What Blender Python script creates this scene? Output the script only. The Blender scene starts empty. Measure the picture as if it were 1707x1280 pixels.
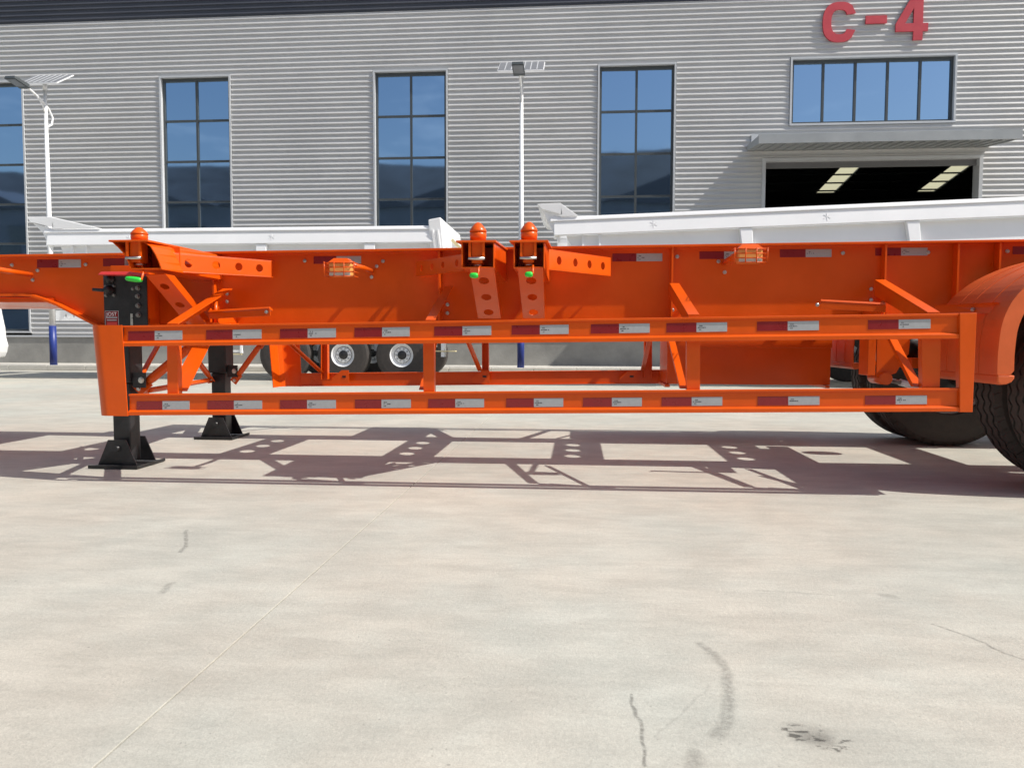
import bpy, bmesh, math, random
from math import sin, cos, pi, radians, sqrt, atan2
from mathutils import Vector, Matrix
random.seed(7)
S = bpy.context.scene
# ------------------------------------------------------------------ camera
EYE = Vector((0, 0, 0.76)); FOC = 1281.0; W, H = 1707.0, 1280.0
YAW, PITCH, ROLL = radians(4.8), radians(-3.3), radians(0.15)
fwd = Vector((-sin(YAW)*cos(PITCH), cos(YAW)*cos(PITCH), sin(PITCH)))
rt0 = Vector((cos(YAW), sin(YAW), 0)); up0 = rt0.cross(fwd)
rt = rt0*cos(ROLL) + up0*sin(ROLL); up = -rt0*sin(ROLL) + up0*cos(ROLL)
cd = bpy.data.cameras.new('camera'); cam = bpy.data.objects.new('camera', cd); S.collection.objects.link(cam)
cam.matrix_world = Matrix(((rt.x, up.x, -fwd.x, EYE.x), (rt.y, up.y, -fwd.y, EYE.y), (rt.z, up.z, -fwd.z, EYE.z), (0, 0, 0, 1)))
cd.sensor_width = 36; cd.lens = 36*FOC/W; cd.clip_start = .05; cd.clip_end = 4000
cd.dof.use_dof = True; cd.dof.focus_distance = 4.3; cd.dof.aperture_fstop = 10
S.camera = cam
# ------------------------------------------------------------------ sun and sky
SUN = Vector((0.90, -0.195, 1.0)).normalized()
elev = math.asin(SUN.z); azim = atan2(SUN.x, SUN.y)
world = bpy.data.worlds.new('World'); S.world = world; world.use_nodes = True
wn = world.node_tree.nodes; wl = world.node_tree.links; wn.clear()
sky = wn.new('ShaderNodeTexSky'); sky.sky_type = 'NISHITA'; sky.sun_disc = False
sky.sun_elevation = elev; sky.sun_rotation = azim; sky.air_density = 1.1; sky.dust_density = 2.6
tc = wn.new('ShaderNodeTexCoord'); mp = wn.new('ShaderNodeMapping'); mp.inputs['Scale'].default_value = (2.2, 2.2, 9)
nz = wn.new('ShaderNodeTexNoise'); nz.inputs['Scale'].default_value = 1.6; nz.inputs['Detail'].default_value = 7; nz.inputs['Roughness'].default_value = .6
cr = wn.new('ShaderNodeValToRGB'); cr.color_ramp.elements[0].position = .52; cr.color_ramp.elements[1].position = .8
cr.color_ramp.elements[1].color = (.5, .5, .5, 1)
mx = wn.new('ShaderNodeMix'); mx.data_type = 'RGBA'; mx.inputs[7].default_value = (9, 9.4, 10, 1)
bg = wn.new('ShaderNodeBackground'); bg.inputs['Strength'].default_value = .11
wo = wn.new('ShaderNodeOutputWorld')
wl.new(tc.outputs['Generated'], mp.inputs[0]); wl.new(mp.outputs[0], nz.inputs[0]); wl.new(nz.outputs[0], cr.inputs[0])
wl.new(cr.outputs[0], mx.inputs[0]); wl.new(sky.outputs[0], mx.inputs[6]); wl.new(mx.outputs[2], bg.inputs[0]); wl.new(bg.outputs[0], wo.inputs[0])
sd = bpy.data.lights.new('sun', 'SUN'); sd.energy = 4.5; sd.angle = radians(.53); sd.color = (1, .955, .88)
so = bpy.data.objects.new('sun', sd); S.collection.objects.link(so)
so.rotation_euler = SUN.to_track_quat('Z', 'Y').to_euler(); so.location = (0, 0, 30)
S.view_settings.view_transform = 'Standard'; S.view_settings.look = 'None'
S.view_settings.exposure = 0.19; S.view_settings.gamma = 1; S.view_settings.use_curve_mapping = False
S.render.engine = 'CYCLES'; S.cycles.max_bounces = 8; S.cycles.use_denoising = True

# ------------------------------------------------------------------ helpers
def at(px, py, Y):
    """world point of the real plane at depth Y"""
    d = fwd + rt*((px - W/2)/FOC) + up*((H/2 - py)/FOC)
    return EYE + d*(Y/d.y)

def V(*a): return Vector(a)

class MB:
    def __init__(s): s.v = []; s.f = []; s.m = []; s.smooth = []
    def add(s, vs, fs, m=0, smooth=False):
        b = len(s.v); s.v += [Vector(v) for v in vs]
        for f in fs: s.f.append([b+i for i in f]); s.m.append(m); s.smooth.append(smooth)
        return s
    def box(s, x0, x1, y0, y1, z0, z1, m=0):
        return s.hexa([(x0,y0,z0),(x1,y0,z0),(x1,y1,z0),(x0,y1,z0)], [(x0,y0,z1),(x1,y0,z1),(x1,y1,z1),(x0,y1,z1)], m)
    def hexa(s, a, b, m=0):
        n = len(a)
        fs = [list(range(n))[::-1], list(range(n, 2*n))] + [[i, (i+1) % n, n+(i+1) % n, n+i] for i in range(n)]
        return s.add(list(a)+list(b), fs, m)
    def slab(s, poly, t, m=0):          # polygon extruded by the vector t
        t = Vector(t); return s.hexa([Vector(p) for p in poly], [Vector(p)+t for p in poly], m)
    def bar(s, p, q, w, h, side=(0,1,0), m=0, w2=None, h2=None):   # w along side, h across
        p = Vector(p); q = Vector(q); d = (q-p).normalized(); a = Vector(side); a = (a - d*a.dot(d)).normalized(); b = d.cross(a)
        w2 = w if w2 is None else w2; h2 = h if h2 is None else h2
        r = lambda c, w, h: [c-a*w/2-b*h/2, c+a*w/2-b*h/2, c+a*w/2+b*h/2, c-a*w/2+b*h/2]
        return s.hexa(r(p, w, h), r(q, w2, h2), m)
    def tube(s, pts, r, n=10, m=0, caps=True):
        pts = [Vector(p) for p in pts]; rs = r if isinstance(r, (list, tuple)) else [r]*len(pts); vs = []
        prev = None
        for i, p in enumerate(pts):
            d = (pts[min(i+1, len(pts)-1)] - pts[max(i-1, 0)]).normalized()
            if prev is None:
                a = d.orthogonal().normalized()
            else: a = (prev - d*prev.dot(d)).normalized()
            prev = a; b = d.cross(a)
            for k in range(n): vs.append(p + (a*cos(2*pi*k/n) + b*sin(2*pi*k/n))*rs[i])
        fs = [[i*n+k, i*n+(k+1) % n, (i+1)*n+(k+1) % n, (i+1)*n+k] for i in range(len(pts)-1) for k in range(n)]
        s.add(vs, fs, m, True)
        if caps: s.add([], [], m); b0 = len(s.v)-len(vs); s.f += [[b0+k for k in range(n)][::-1], [b0+(len(pts)-1)*n+k for k in range(n)]]; s.m += [m, m]; s.smooth += [False, False]
        return s
    def lathe(s, prof, c, axis=(0,0,1), n=24, m=0, smooth=True):     # prof: (radius, height)
        c = Vector(c); ax = Vector(axis).normalized(); a = ax.orthogonal().normalized(); b = ax.cross(a); vs = []
        for (r, h) in prof:
            for k in range(n): vs.append(c + ax*h + (a*cos(2*pi*k/n) + b*sin(2*pi*k/n))*r)
        fs = [[i*n+k, i*n+(k+1) % n, (i+1)*n+(k+1) % n, (i+1)*n+k] for i in range(len(prof)-1) for k in range(n)]
        fs.append([(len(prof)-1)*n+k for k in range(n)]); fs.append([k for k in range(n)][::-1])
        return s.add(vs, fs, m, smooth)
    def holed(s, c0, c1, c2, c3, holes, t, m=0, n=18):
        """plate with corners c0..c3 (bilinear), holes (u, v, ru, rv) in 0..1, thickness vector t"""
        C = [Vector(c) for c in (c0, c1, c2, c3)]; t = Vector(t)
        P = lambda u, v: (C[0]*(1-u)+C[1]*u)*(1-v) + (C[3]*(1-u)+C[2]*u)*v
        bm = bmesh.new(); ed = []
        def loop(pts):
            vv = [bm.verts.new(p) for p in pts]
            for i in range(len(vv)): ed.append(bm.edges.new((vv[i], vv[(i+1) % len(vv)])))
        loop([P(0,0), P(1,0), P(1,1), P(0,1)])
        for (u, v, ru, rv) in holes: loop([P(u+ru*cos(2*pi*k/n), v+rv*sin(2*pi*k/n)) for k in range(n)])
        bmesh.ops.triangle_fill(bm, use_beauty=True, use_dissolve=False, edges=ed)
        bm.verts.index_update(); N = len(bm.verts); vs = [v.co.copy() for v in bm.verts]
        fs = [[v.index for v in f.verts] for f in bm.faces]
        be = [[v.index for v in e.verts] for e in bm.edges if len(e.link_faces) == 1]
        bm.free()
        s.add(vs + [v+t for v in vs], fs + [[i+N for i in f][::-1] for f in fs] + [[a, b, b+N, a+N] for a, b in be], m)
        return s

WL = {}       # build position of each object
def obj(name, mb, mats, parent=None, bevel=0.0, kind=None, label=None):
    me = bpy.data.meshes.new(name)
    c = sum(mb.v, Vector())/len(mb.v)
    me.from_pydata([v-c for v in mb.v], [], mb.f)
    mats = mats if isinstance(mats, (list, tuple)) else [mats]
    for m in mats: me.materials.append(m)
    for p, mi, sm in zip(me.polygons, mb.m, mb.smooth): p.material_index = mi; p.use_smooth = sm
    bm = bmesh.new(); bm.from_mesh(me); bmesh.ops.recalc_face_normals(bm, faces=bm.faces); bm.to_mesh(me); bm.free()
    o = bpy.data.objects.new(name, me); S.collection.objects.link(o); WL[o] = c
    if parent: o.parent = parent; o.location = c - WL[parent]
    else: o.location = c
    if bevel:
        b = o.modifiers.new('bevel', 'BEVEL'); b.width = bevel; b.segments = 2; b.limit_method = 'ANGLE'; b.angle_limit = radians(40)
    if kind: o['kind'] = kind
    if label: o['label'] = label
    return o
def thing(name, label, cat, loc=(0,0,0), group=None):
    o = bpy.data.objects.new(name, None); S.collection.objects.link(o); o.location = loc; WL[o] = Vector(loc)
    o['label'] = label; o['category'] = cat; o.empty_display_size = .2
    if group: o['group'] = group
    return o
def tag(o, label, cat, group=None):
    o['label'] = label; o['category'] = cat
    if group: o['group'] = group
    return o
def dup_at(o, pos, parent=None):       # copy sharing mesh data
    c = o.copy(); S.collection.objects.link(c); WL[c] = Vector(pos); parent = parent or o.parent
    c.parent = parent; c.location = Vector(pos) - (WL[parent] if parent else Vector())
    return c
def copy_tree(o, parent=None):
    c = o.copy(); S.collection.objects.link(c); c.parent = parent; WL[c] = WL[o]
    for ch in list(o.children): copy_tree(ch, c)
    return c

# ------------------------------------------------------------------ materials
def mat(name, col, rough=.5, metal=0, coat=0, spec=.5, noise=None, bump=None, var=0.0):
    m = bpy.data.materials.new(name); m.use_nodes = True; n = m.node_tree.nodes; l = m.node_tree.links; b = n['Principled BSDF']
    b.inputs['Base Color'].default_value = (*col, 1); b.inputs['Roughness'].default_value = rough
    b.inputs['Metallic'].default_value = metal; b.inputs['Coat Weight'].default_value = coat; b.inputs['Coat Roughness'].default_value = .12
    b.inputs['Specular IOR Level'].default_value = spec
    g = n.new('ShaderNodeNewGeometry')
    if var:
        t = n.new('ShaderNodeTexNoise'); t.inputs['Scale'].default_value = noise or 3; t.inputs['Detail'].default_value = 6; t.inputs['Roughness'].default_value = .65
        l.new(g.outputs['Position'], t.inputs[0])
        mr = n.new('ShaderNodeMapRange'); mr.inputs[1].default_value = .3; mr.inputs[2].default_value = .7; mr.inputs[3].default_value = 1-var; mr.inputs[4].default_value = 1+var
        l.new(t.outputs[0], mr.inputs[0])
        hs = n.new('ShaderNodeHueSaturation'); hs.inputs['Color'].default_value = (*col, 1); l.new(mr.outputs[0], hs.inputs['Value']); l.new(hs.outputs[0], b.inputs['Base Color'])
        mr2 = n.new('ShaderNodeMapRange'); mr2.inputs[1].default_value = .3; mr2.inputs[2].default_value = .7; mr2.inputs[3].default_value = rough*.8; mr2.inputs[4].default_value = min(1, rough*1.25)
        l.new(t.outputs[0], mr2.inputs[0]); l.new(mr2.outputs[0], b.inputs['Roughness'])
    if bump:
        t = n.new('ShaderNodeTexNoise'); t.inputs['Scale'].default_value = bump[0]; t.inputs['Detail'].default_value = 3
        l.new(g.outputs['Position'], t.inputs[0]); bp = n.new('ShaderNodeBump'); bp.inputs['Strength'].default_value = bump[1]; bp.inputs['Distance'].default_value = bump[2]
        l.new(t.outputs[0], bp.inputs['Height']); l.new(bp.outputs[0], b.inputs['Normal'])
    return m
ORANGE = mat('orange_paint', (.71, .092, .0028), .33, coat=.14, spec=.3, noise=2.5, var=.08, bump=(5, .35, .012))
FENDER = mat('orange_plastic', (.70, .12, .022), .5, noise=5, var=.1, bump=(40, .2, .002))
BLACK = mat('black_paint', (.018, .018, .02), .38, noise=14, var=.5, bump=(60, .3, .002))
RUBBER = mat('tyre_rubber', (.050, .043, .039), .72, noise=20, var=.35, bump=(120, .3, .002))
STEEL = mat('zinc_steel', (.62, .6, .56), .32, metal=1, noise=40, var=.2)
RIMM = mat('silver_rim', (.55, .56, .57), .35, metal=.7, noise=10, var=.1)
REDLID = mat('red_lid', (.62, .04, .035), .4, coat=.3)
GREEN = mat('green_grip', (.03, .62, .06), .4)
TRED = mat('tape_red', (.24, .006, .010), .3, coat=.3, noise=20, var=.06)
TSIL = mat('tape_silver', (.40, .42, .43), .42, noise=50, var=.06)
INK = mat('ink', (.06, .06, .07), .6)
WHITEP = mat('white_paint', (.88, .89, .90), .35, coat=.2, noise=1.5, var=.03)
CREAM = mat('cream_edge', (.72, .62, .36), .5)
LENS = mat('lamp_lens', (.85, .42, .12), .25, coat=.4)
LENSC = mat('lamp_lens_clear', (.62, .60, .52), .25, coat=.4)
CLAD = mat('grey_cladding', (.53, .532, .53), .42, noise=.6, var=.05, spec=.4, bump=(1.1, .5, .03))
DARKCLAD = mat('dark_cladding', (.055, .06, .075), .45, noise=.6, var=.08)
TRIM = mat('light_trim', (.58, .60, .62), .4, noise=2, var=.04)
FRAME = mat('dark_window_frame', (.07, .08, .085), .4)
PLASTER = mat('grey_plaster', (.29, .285, .265), .85, noise=1.3, var=.22, bump=(20, .3, .01))
KERB = mat('kerb_stone', (.55, .53, .48), .8, noise=4, var=.12)
SOIL = mat('brown_soil', (.17, .14, .10), .95, noise=6, var=.4)
SIGNRED = mat('sign_red', (.56, .055, .075), .5, noise=3, var=.08)
BLUEP = mat('blue_paint', (.02, .04, .22), .4)
DARKIN = mat('dark_interior', (.16, .16, .15), .8)
FLOORIN = mat('workshop_floor', (.30, .30, .28), .7)
CANOPYM = mat('grey_canopy', (.36, .38, .39), .45, noise=2, var=.08)
SHUT = mat('grey_shutter', (.17, .17, .175), .5)
DARKSTEEL = mat('dull_bolt', (.28, .27, .26), .4, metal=1, noise=60, var=.3)
SOLAR = mat('solar_cells', (.20, .21, .23), .35)  # grey instead of dark blue: glare on the cells put into the colour
HILLM = mat('hill_vegetation', (.028, .034, .045), .9, noise=.12, var=.5)

def glass_mat():
    m = bpy.data.materials.new('tinted_glass'); m.use_nodes = True; n = m.node_tree.nodes; l = m.node_tree.links; b = n['Principled BSDF']
    b.inputs['Base Color'].default_value = (.44, .61, .80, 1); b.inputs['Metallic'].default_value = 1; b.inputs['Roughness'].default_value = .03
    g = n.new('ShaderNodeNewGeometry'); t = n.new('ShaderNodeTexNoise'); t.inputs['Scale'].default_value = .9; t.inputs['Detail'].default_value = 1
    bp = n.new('ShaderNodeBump'); bp.inputs['Strength'].default_value = .09; bp.inputs['Distance'].default_value = .02
    l.new(g.outputs['Position'], t.inputs[0]); l.new(t.outputs[0], bp.inputs['Height']); l.new(bp.outputs[0], b.inputs['Normal'])
    return m
GLASS = glass_mat()
def skylight_mat():
    m = bpy.data.materials.new('skylight_sheet'); m.use_nodes = True; n = m.node_tree.nodes; l = m.node_tree.links
    n.remove(n['Principled BSDF']); t = n.new('ShaderNodeBsdfTranslucent'); t.inputs[0].default_value = (.62, .61, .50, 1)
    l.new(t.outputs[0], n['Material Output'].inputs[0]); return m
SKYL = skylight_mat()

def concrete_mat():
    m = bpy.data.materials.new('concrete'); m.use_nodes = True; n = m.node_tree.nodes; l = m.node_tree.links; b = n['Principled BSDF']
    b.inputs['Roughness'].default_value = .62; b.inputs['Specular IOR Level'].default_value = .35
    g = n.new('ShaderNodeNewGeometry')
    def noise(scale, det, rough, stretch=(1,1,1), dist=0):
        mp = n.new('ShaderNodeMapping'); mp.inputs['Scale'].default_value = stretch; l.new(g.outputs['Position'], mp.inputs[0])
        t = n.new('ShaderNodeTexNoise'); t.inputs['Scale'].default_value = scale; t.inputs['Detail'].default_value = det
        t.inputs['Roughness'].default_value = rough; t.inputs['Distortion'].default_value = dist; l.new(mp.outputs[0], t.inputs[0]); return t.outputs[0]
    def rng(x, a, b_, c, d):
        mr = n.new('ShaderNodeMapRange'); mr.inputs[1].default_value = a; mr.inputs[2].default_value = b_; mr.inputs[3].default_value = c; mr.inputs[4].default_value = d
        mr.interpolation_type = 'SMOOTHSTEP'; l.new(x, mr.inputs[0]); return mr.outputs[0]
    def math_(op, a, b_=None, clamp=False):
        q = n.new('ShaderNodeMath'); q.operation = op; q.use_clamp = clamp
        for i, x in enumerate((a, b_)):
            if x is None: continue
            if isinstance(x, (int, float)): q.inputs[i].default_value = x
            else: l.new(x, q.inputs[i])
        return q.outputs[0]
    big = noise(.55, 5, .6, dist=.6); mid = noise(3.2, 9, .68, (1, 1.6, 1)); fine = noise(90, 5, .8); strk = noise(9, 9, .72, (.42, 1.7, 1), .6); grit = noise(300, 2, .6); s2 = noise(24, 6, .7, (1, .35, 1), 1.0)
    val = math_('MULTIPLY', rng(big, .3, .7, .92, 1.07), rng(mid, .38, .62, .93, 1.045))
    val = math_('MULTIPLY', val, rng(strk, .38, .62, .95, 1.035)); val = math_('MULTIPLY', val, rng(fine, .32, .68, .90, 1.06)); val = math_('MULTIPLY', val, rng(grit, .32, .68, .90, 1.07)); val = math_('MULTIPLY', val, rng(s2, .62, .74, 1, .93))
    pits = n.new('ShaderNodeTexVoronoi'); pits.inputs['Scale'].default_value = 55; l.new(g.outputs['Position'], pits.inputs[0]); pm = noise(6, 3, .6)
    val = math_('MULTIPLY', val, math_('SUBTRACT', 1, math_('MULTIPLY', rng(pits.outputs['Distance'], .06, .16, .35, 0), rng(pm, .52, .62, 0, 1))))
    # scuffs and stains: distance to segments on the ground
    sx = n.new('ShaderNodeSeparateXYZ'); wob = n.new('ShaderNodeTexNoise'); wob.inputs['Scale'].default_value = 5; wob.inputs['Detail'].default_value = 4
    l.new(g.outputs['Position'], wob.inputs[0]); va = n.new('ShaderNodeVectorMath'); va.operation = 'MULTIPLY_ADD'
    va.inputs[1].default_value = (.06, .06, 0); l.new(wob.outputs['Color'], va.inputs[0]); vs = n.new('ShaderNodeVectorMath'); vs.operation = 'ADD'
    vs.inputs[1].default_value = (-.03, -.03, 0); l.new(g.outputs['Position'], vs.inputs[0]); l.new(vs.outputs[0], va.inputs[2]); l.new(va.outputs[0], sx.inputs[0])
    def seg(p, q, w, soft, strength):
        dx, dy = q[0]-p[0], q[1]-p[1]; L2 = dx*dx+dy*dy
        ax = math_('SUBTRACT', sx.outputs[0], p[0]); ay = math_('SUBTRACT', sx.outputs[1], p[1])
        t = math_('MULTIPLY', math_('ADD', math_('MULTIPLY', ax, dx), math_('MULTIPLY', ay, dy)), 1/L2, True)
        ex = math_('SUBTRACT', ax, math_('MULTIPLY', t, dx)); ey = math_('SUBTRACT', ay, math_('MULTIPLY', t, dy))
        d = math_('SQRT', math_('ADD', math_('MULTIPLY', ex, ex), math_('MULTIPLY', ey, ey)))
        return rng(d, w, w+soft, 1-strength, 1)
    patchy = noise(60, 4, .8)
    G = lambda x, y: ((lambda d: (EYE + d*(-EYE.z/d.z)))(fwd + rt*((x-W/2)/FOC) + up*((H/2-y)/FOC)))
    segs = []
    def line(pts, w, soft, st):
        for a, b_ in zip(pts, pts[1:]): A = G(*a); B = G(*b_); segs.append(seg((A.x, A.y), (B.x, B.y), w, soft, st))
    line([(1075,1280), (1068,1210), (1055,1155)], .0012, .004, .5)
    line([(1090,1230), (1180,1140)], .0008, .004, .15)
    line([(1555,1040), (1640,1072), (1707,1100)], .0012, .005, .42)
    line([(1262,985), (1320,988), (1390,994)], .0006, .005, .25)
    line([(301,920), (309,905), (312,884)], .003, .008, .4)
    line([(272,988), (282,972)], .004, .014, .3)
    line([(1165,1072), (1205,1105), (1218,1125)], .003, .016, .32)
    line([(1218,1125), (1204,1190), (1190,1225)], .004, .018, .34)
    line([(1160,1255), (1155,1280)], .006, .018, .3)
    mask = None
    for s_ in segs: mask = s_ if mask is None else math_('MINIMUM', mask, s_)
    st = math_('MULTIPLY', math_('SUBTRACT', 1, mask), rng(patchy, .38, .58, .35, 1.0))
    blob = None
    for (bx, by, w, soft, stn) in ((1350,1222,.012,.05,.18), (1362,1230,.008,.03,.25), (1215,988,.004,.02,.0), (1475,992,.004,.02,.22)):
        A = G(bx, by); q = seg((A.x-.012, A.y), (A.x+.012, A.y-.003), w, soft, stn); blob = q if blob is None else math_('MULTIPLY', blob, q)
    A = G(1362, 1230); near = seg((A.x-.03, A.y+.015), (A.x+.035, A.y-.012), .026, .02, 1)
    specks = math_('MULTIPLY', math_('SUBTRACT', 1, near), rng(noise(38, 4, .65, (.7, 1.6, 1), .8), .54, .60, 0, .66))
    val = math_('MULTIPLY', math_('MULTIPLY', val, math_('SUBTRACT', 1, st)), math_('MULTIPLY', blob, math_('SUBTRACT', 1, specks)))
    vor = n.new('ShaderNodeTexVoronoi'); vor.inputs['Scale'].default_value = 7; l.new(g.outputs['Position'], vor.inputs[0])
    val = math_('MULTIPLY', val, rng(vor.outputs['Distance'], .018, .03, .68, 1))
    cm = n.new('ShaderNodeMix'); cm.data_type = 'RGBA'; cm.inputs[6].default_value = (.495, .464, .398, 1); cm.inputs[7].default_value = (.465, .466, .412, 1)
    l.new(rng(noise(.9, 4, .6), .35, .65, 0, 1), cm.inputs[0])
    oi = n.new('ShaderNodeObjectInfo'); val = math_('MULTIPLY', val, rng(oi.outputs['Random'], 0, 1, .975, 1.02))
    hs = n.new('ShaderNodeHueSaturation'); l.new(cm.outputs[2], hs.inputs['Color']); l.new(val, hs.inputs['Value']); l.new(hs.outputs[0], b.inputs['Base Color'])
    bp = n.new('ShaderNodeBump'); bp.inputs['Strength'].default_value = .5; bp.inputs['Distance'].default_value = .004
    l.new(math_('ADD', fine, math_('MULTIPLY', mid, 1.5)), bp.inputs['Height']); l.new(bp.outputs[0], b.inputs['Normal'])
    return m
CONC = concrete_mat()

# ------------------------------------------------------------------ ground
gr = obj('ground', MB().box(-400, 400, -400, 600, -.3, -.022), CONC, kind='structure')
XJ = [-.85 + 5*k for k in range(-5, 6)]; YJ = [-15.5, -7.5, .5, 8.5, 16.9]
for i in range(len(XJ)-1):
    for j in range(len(YJ)-1):
        g = .002
        obj('concrete_slab', MB().box(XJ[i]+g, XJ[i+1]-g, YJ[j]+g, YJ[j+1]-g, -.02, 0), CONC, gr, bevel=.0015)
# strip along the workshop: kerb, soil, paving
pv = obj('pavement', MB().box(-60, 60, 19.6, 21.6, -.02, .05), KERB, kind='structure')
sl = obj('soil_strip', MB().box(-60, 60, 18.05, 19.59, -.02, .02), SOIL, kind='structure')
kb = None
for k in range(-24, 20):
    m_ = MB().box(k+.004, k+.996, 17.88, 18.04, -.02, .10)
    if kb is None:
        kroot = thing('kerb', 'pale concrete kerb running along the yard before the grey workshop', 'kerb', (0, 17.95, 0)); kb = obj('kerb_stone', m_, KERB, kroot, bevel=.01); k0 = WL[kb].copy()
    else: dup_at(kb, k0 + V(k+24, 0, 0))
# hill behind the photographer, mirrored in the windows
hv = []; hf = []; NX = 80
for i in range(NX+1):
    x = -420 + 840*i/NX
    hh = 42 + 1.6*sin(x*.02+1) + .9*sin(x*.057) + .5*sin(x*.13+2) + random.uniform(-.4, .4)
    for (yy, zz) in ((-90, -1), (-110, hh*.55), (-135, hh), (-190, hh*.8), (-260, -1)): hv.append((x, yy, zz))
for i in range(NX):
    for k in range(4): a = i*5+k; hf.append([a, a+1, a+6, a+5])
obj('hill', MB().add(hv, hf, 0, True), HILLM, kind='structure')

# unseen stand-in workshop behind the camera, added to break up the window reflections
ow = thing('stand_in_workshop', 'unseen dark grey stand-in workshop, added for the reflections in the tall windows', 'building', (-15, -34, 0))
GREYW = mat('stand_in_wall', (.10, .115, .14), .6, noise=.8, var=.15)
m = MB(); m.box(-75, 40, -55, -34, 0, 14)
obj('wall', m, GREYW, ow)
for k in range(6):
    x = -75+k*19.2; obj('roof', MB().hexa([(x, -55, 14.01), (x+19, -55, 14.01), (x+19, -33.6, 14.01), (x, -33.6, 14.01)], [(x+9.4, -55, 17.4), (x+9.6, -55, 17.4), (x+9.6, -33.6, 17.4), (x+9.4, -33.6, 17.4)]), DARKCLAD, ow)
for k in range(18): obj('window', MB().box(-72+k*6.2, -69+k*6.2, -33.99, -33.9, 4.0, 12.2), FRAME, ow)
# ------------------------------------------------------------------ workshop building
YW = 21.1; PIT = .1377
bld = thing('workshop_building', 'large grey corrugated metal workshop with tall blue windows and open door', 'building', (-3, YW, 0))
def clad(x0, x1, z0, z1, material=CLAD, name='cladding_panel', yw=YW):
    prof = []   # (y offset towards camera, z)
    k = math.floor(z0/PIT)
    while k*PIT < z1:
        b = k*PIT
        for (dy, dz) in ((0, 0), (0, .058), (-.024, .067), (-.026, .082), (-.016, .106), (0, .1365)):
            z = b+dz
            if z0 <= z <= z1: prof.append((dy, z))
        k += 1
    prof = [(0, z0)] + prof + [(0, z1)]
    vs = []; n = len(prof)
    for x in (x0, x1):
        for (dy, z) in prof: vs.append((x, yw+dy, z))
    return obj(name, MB().add(vs, [[i, i+1, n+i+1, n+i] for i in range(n-1)]), material, bld)
WC = [-22.90, -16.79, -10.68, -4.575, 1.545]; WW = .985; WT = 8.04; WB = .97
ZP, ZF = .83, 9.66
edges = [-34]
for c in WC: edges += [c-WW-.06, c+WW+.06]
DX0, DX1, DZ = 4.85, 10.42, 5.50
BX0, BX1, BZ0, BZ1 = 5.57, 9.64, 6.43, 8.08
edges += [DX0]
for a, b in zip(edges[0::2], edges[1::2]): clad(a, b, ZP, ZF)
for c in WC: clad(c-WW-.06, c+WW+.06, WT+.06, ZF)
clad(DX0, BX0-.06, DZ+.05, ZF); clad(BX0-.06, BX1+.06, DZ+.05, BZ0-.06); clad(BX0-.06, BX1+.06, BZ1+.06, ZF); clad(BX1+.06, DX1, DZ+.05, ZF)
clad(DX1, 30, ZP, ZF)
clad(-34, 30, ZF, 11.6, DARKCLAD, 'fascia_panel', YW-.012)
obj('plinth_wall', MB().box(-34, DX0, YW+.0, YW+.25, .0, ZP-.002), PLASTER, bld)
obj('plinth_wall', MB().box(DX1, 30, YW+.0, YW+.25, .0, ZP-.002), PLASTER, bld)
# plinth drip edge
for a, b in ((-34, DX0-.1), (DX1+.1, 30)): obj('drip_flashing', MB().box(a, b, YW-.035, YW-.001, ZP-.03, ZP+.02), TRIM, bld)

def window(x0, x1, z0, z1, cols, zrows, nm):
    t = .05
    f = MB()
    for q in ((x0-t, x0, z0-t, z1+t), (x1, x1+t, z0-t, z1+t)): f.box(q[0], q[1], YW-.045, YW+.16, q[2], q[3])
    f.box(x0, x1, YW-.045, YW+.16, z1, z1+t); f.box(x0, x1, YW-.045, YW+.16, z0-t, z0)
    fr = obj('window', f, TRIM, bld)
    m = MB(); s = .03
    m.box(x0+.001, x0+.06, YW+.06, YW+.13, z0, z1); m.box(x1-.06, x1-.001, YW+.06, YW+.13, z0, z1)
    m.box(x0+.06, x1-.06, YW+.06, YW+.13, z1-.09, z1-.001); m.box(x0+.06, x1-.06, YW+.06, YW+.13, z0+.001, z0+.06)
    cw = (x1-x0)/cols
    for k in range(1, cols): m.box(x0+k*cw-s, x0+k*cw+s, YW+.065, YW+.128, z0+.06, z1-.09)
    zs = [z0]+sorted(zrows)+[z1]
    for z in zrows:
        for k in range(cols):
            m.box(x0+k*cw+(s if k else .06), x0+(k+1)*cw-(s if k < cols-1 else .06), YW+.067, YW+.127, z-.028, z+.028)
    obj('frame', m, FRAME, fr)
    for k in range(cols):
        for za, zb in zip(zs, zs[1:]):
            tx = random.uniform(-.006, .006); tz = random.uniform(-.003, .003); xa = x0+k*cw+.02; xb = x0+(k+1)*cw-.02; y = YW+.10
            h = (zb-za)/2
            obj('pane', MB().slab([(xa, y-tx-tz*h, za+.01), (xb, y+tx-tz*h, za+.01), (xb, y+tx+tz*h, zb-.01), (xa, y-tx+tz*h, zb-.01)], (0, .01, 0)), GLASS, fr)
    return fr
for c in WC: window(c-WW, c+WW, WB, WT, 2, [WT-1.17-1.125*k for k in range(5)], 'tall')
window(BX0, BX1, BZ0, BZ1, 5, [], 'wide')
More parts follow.
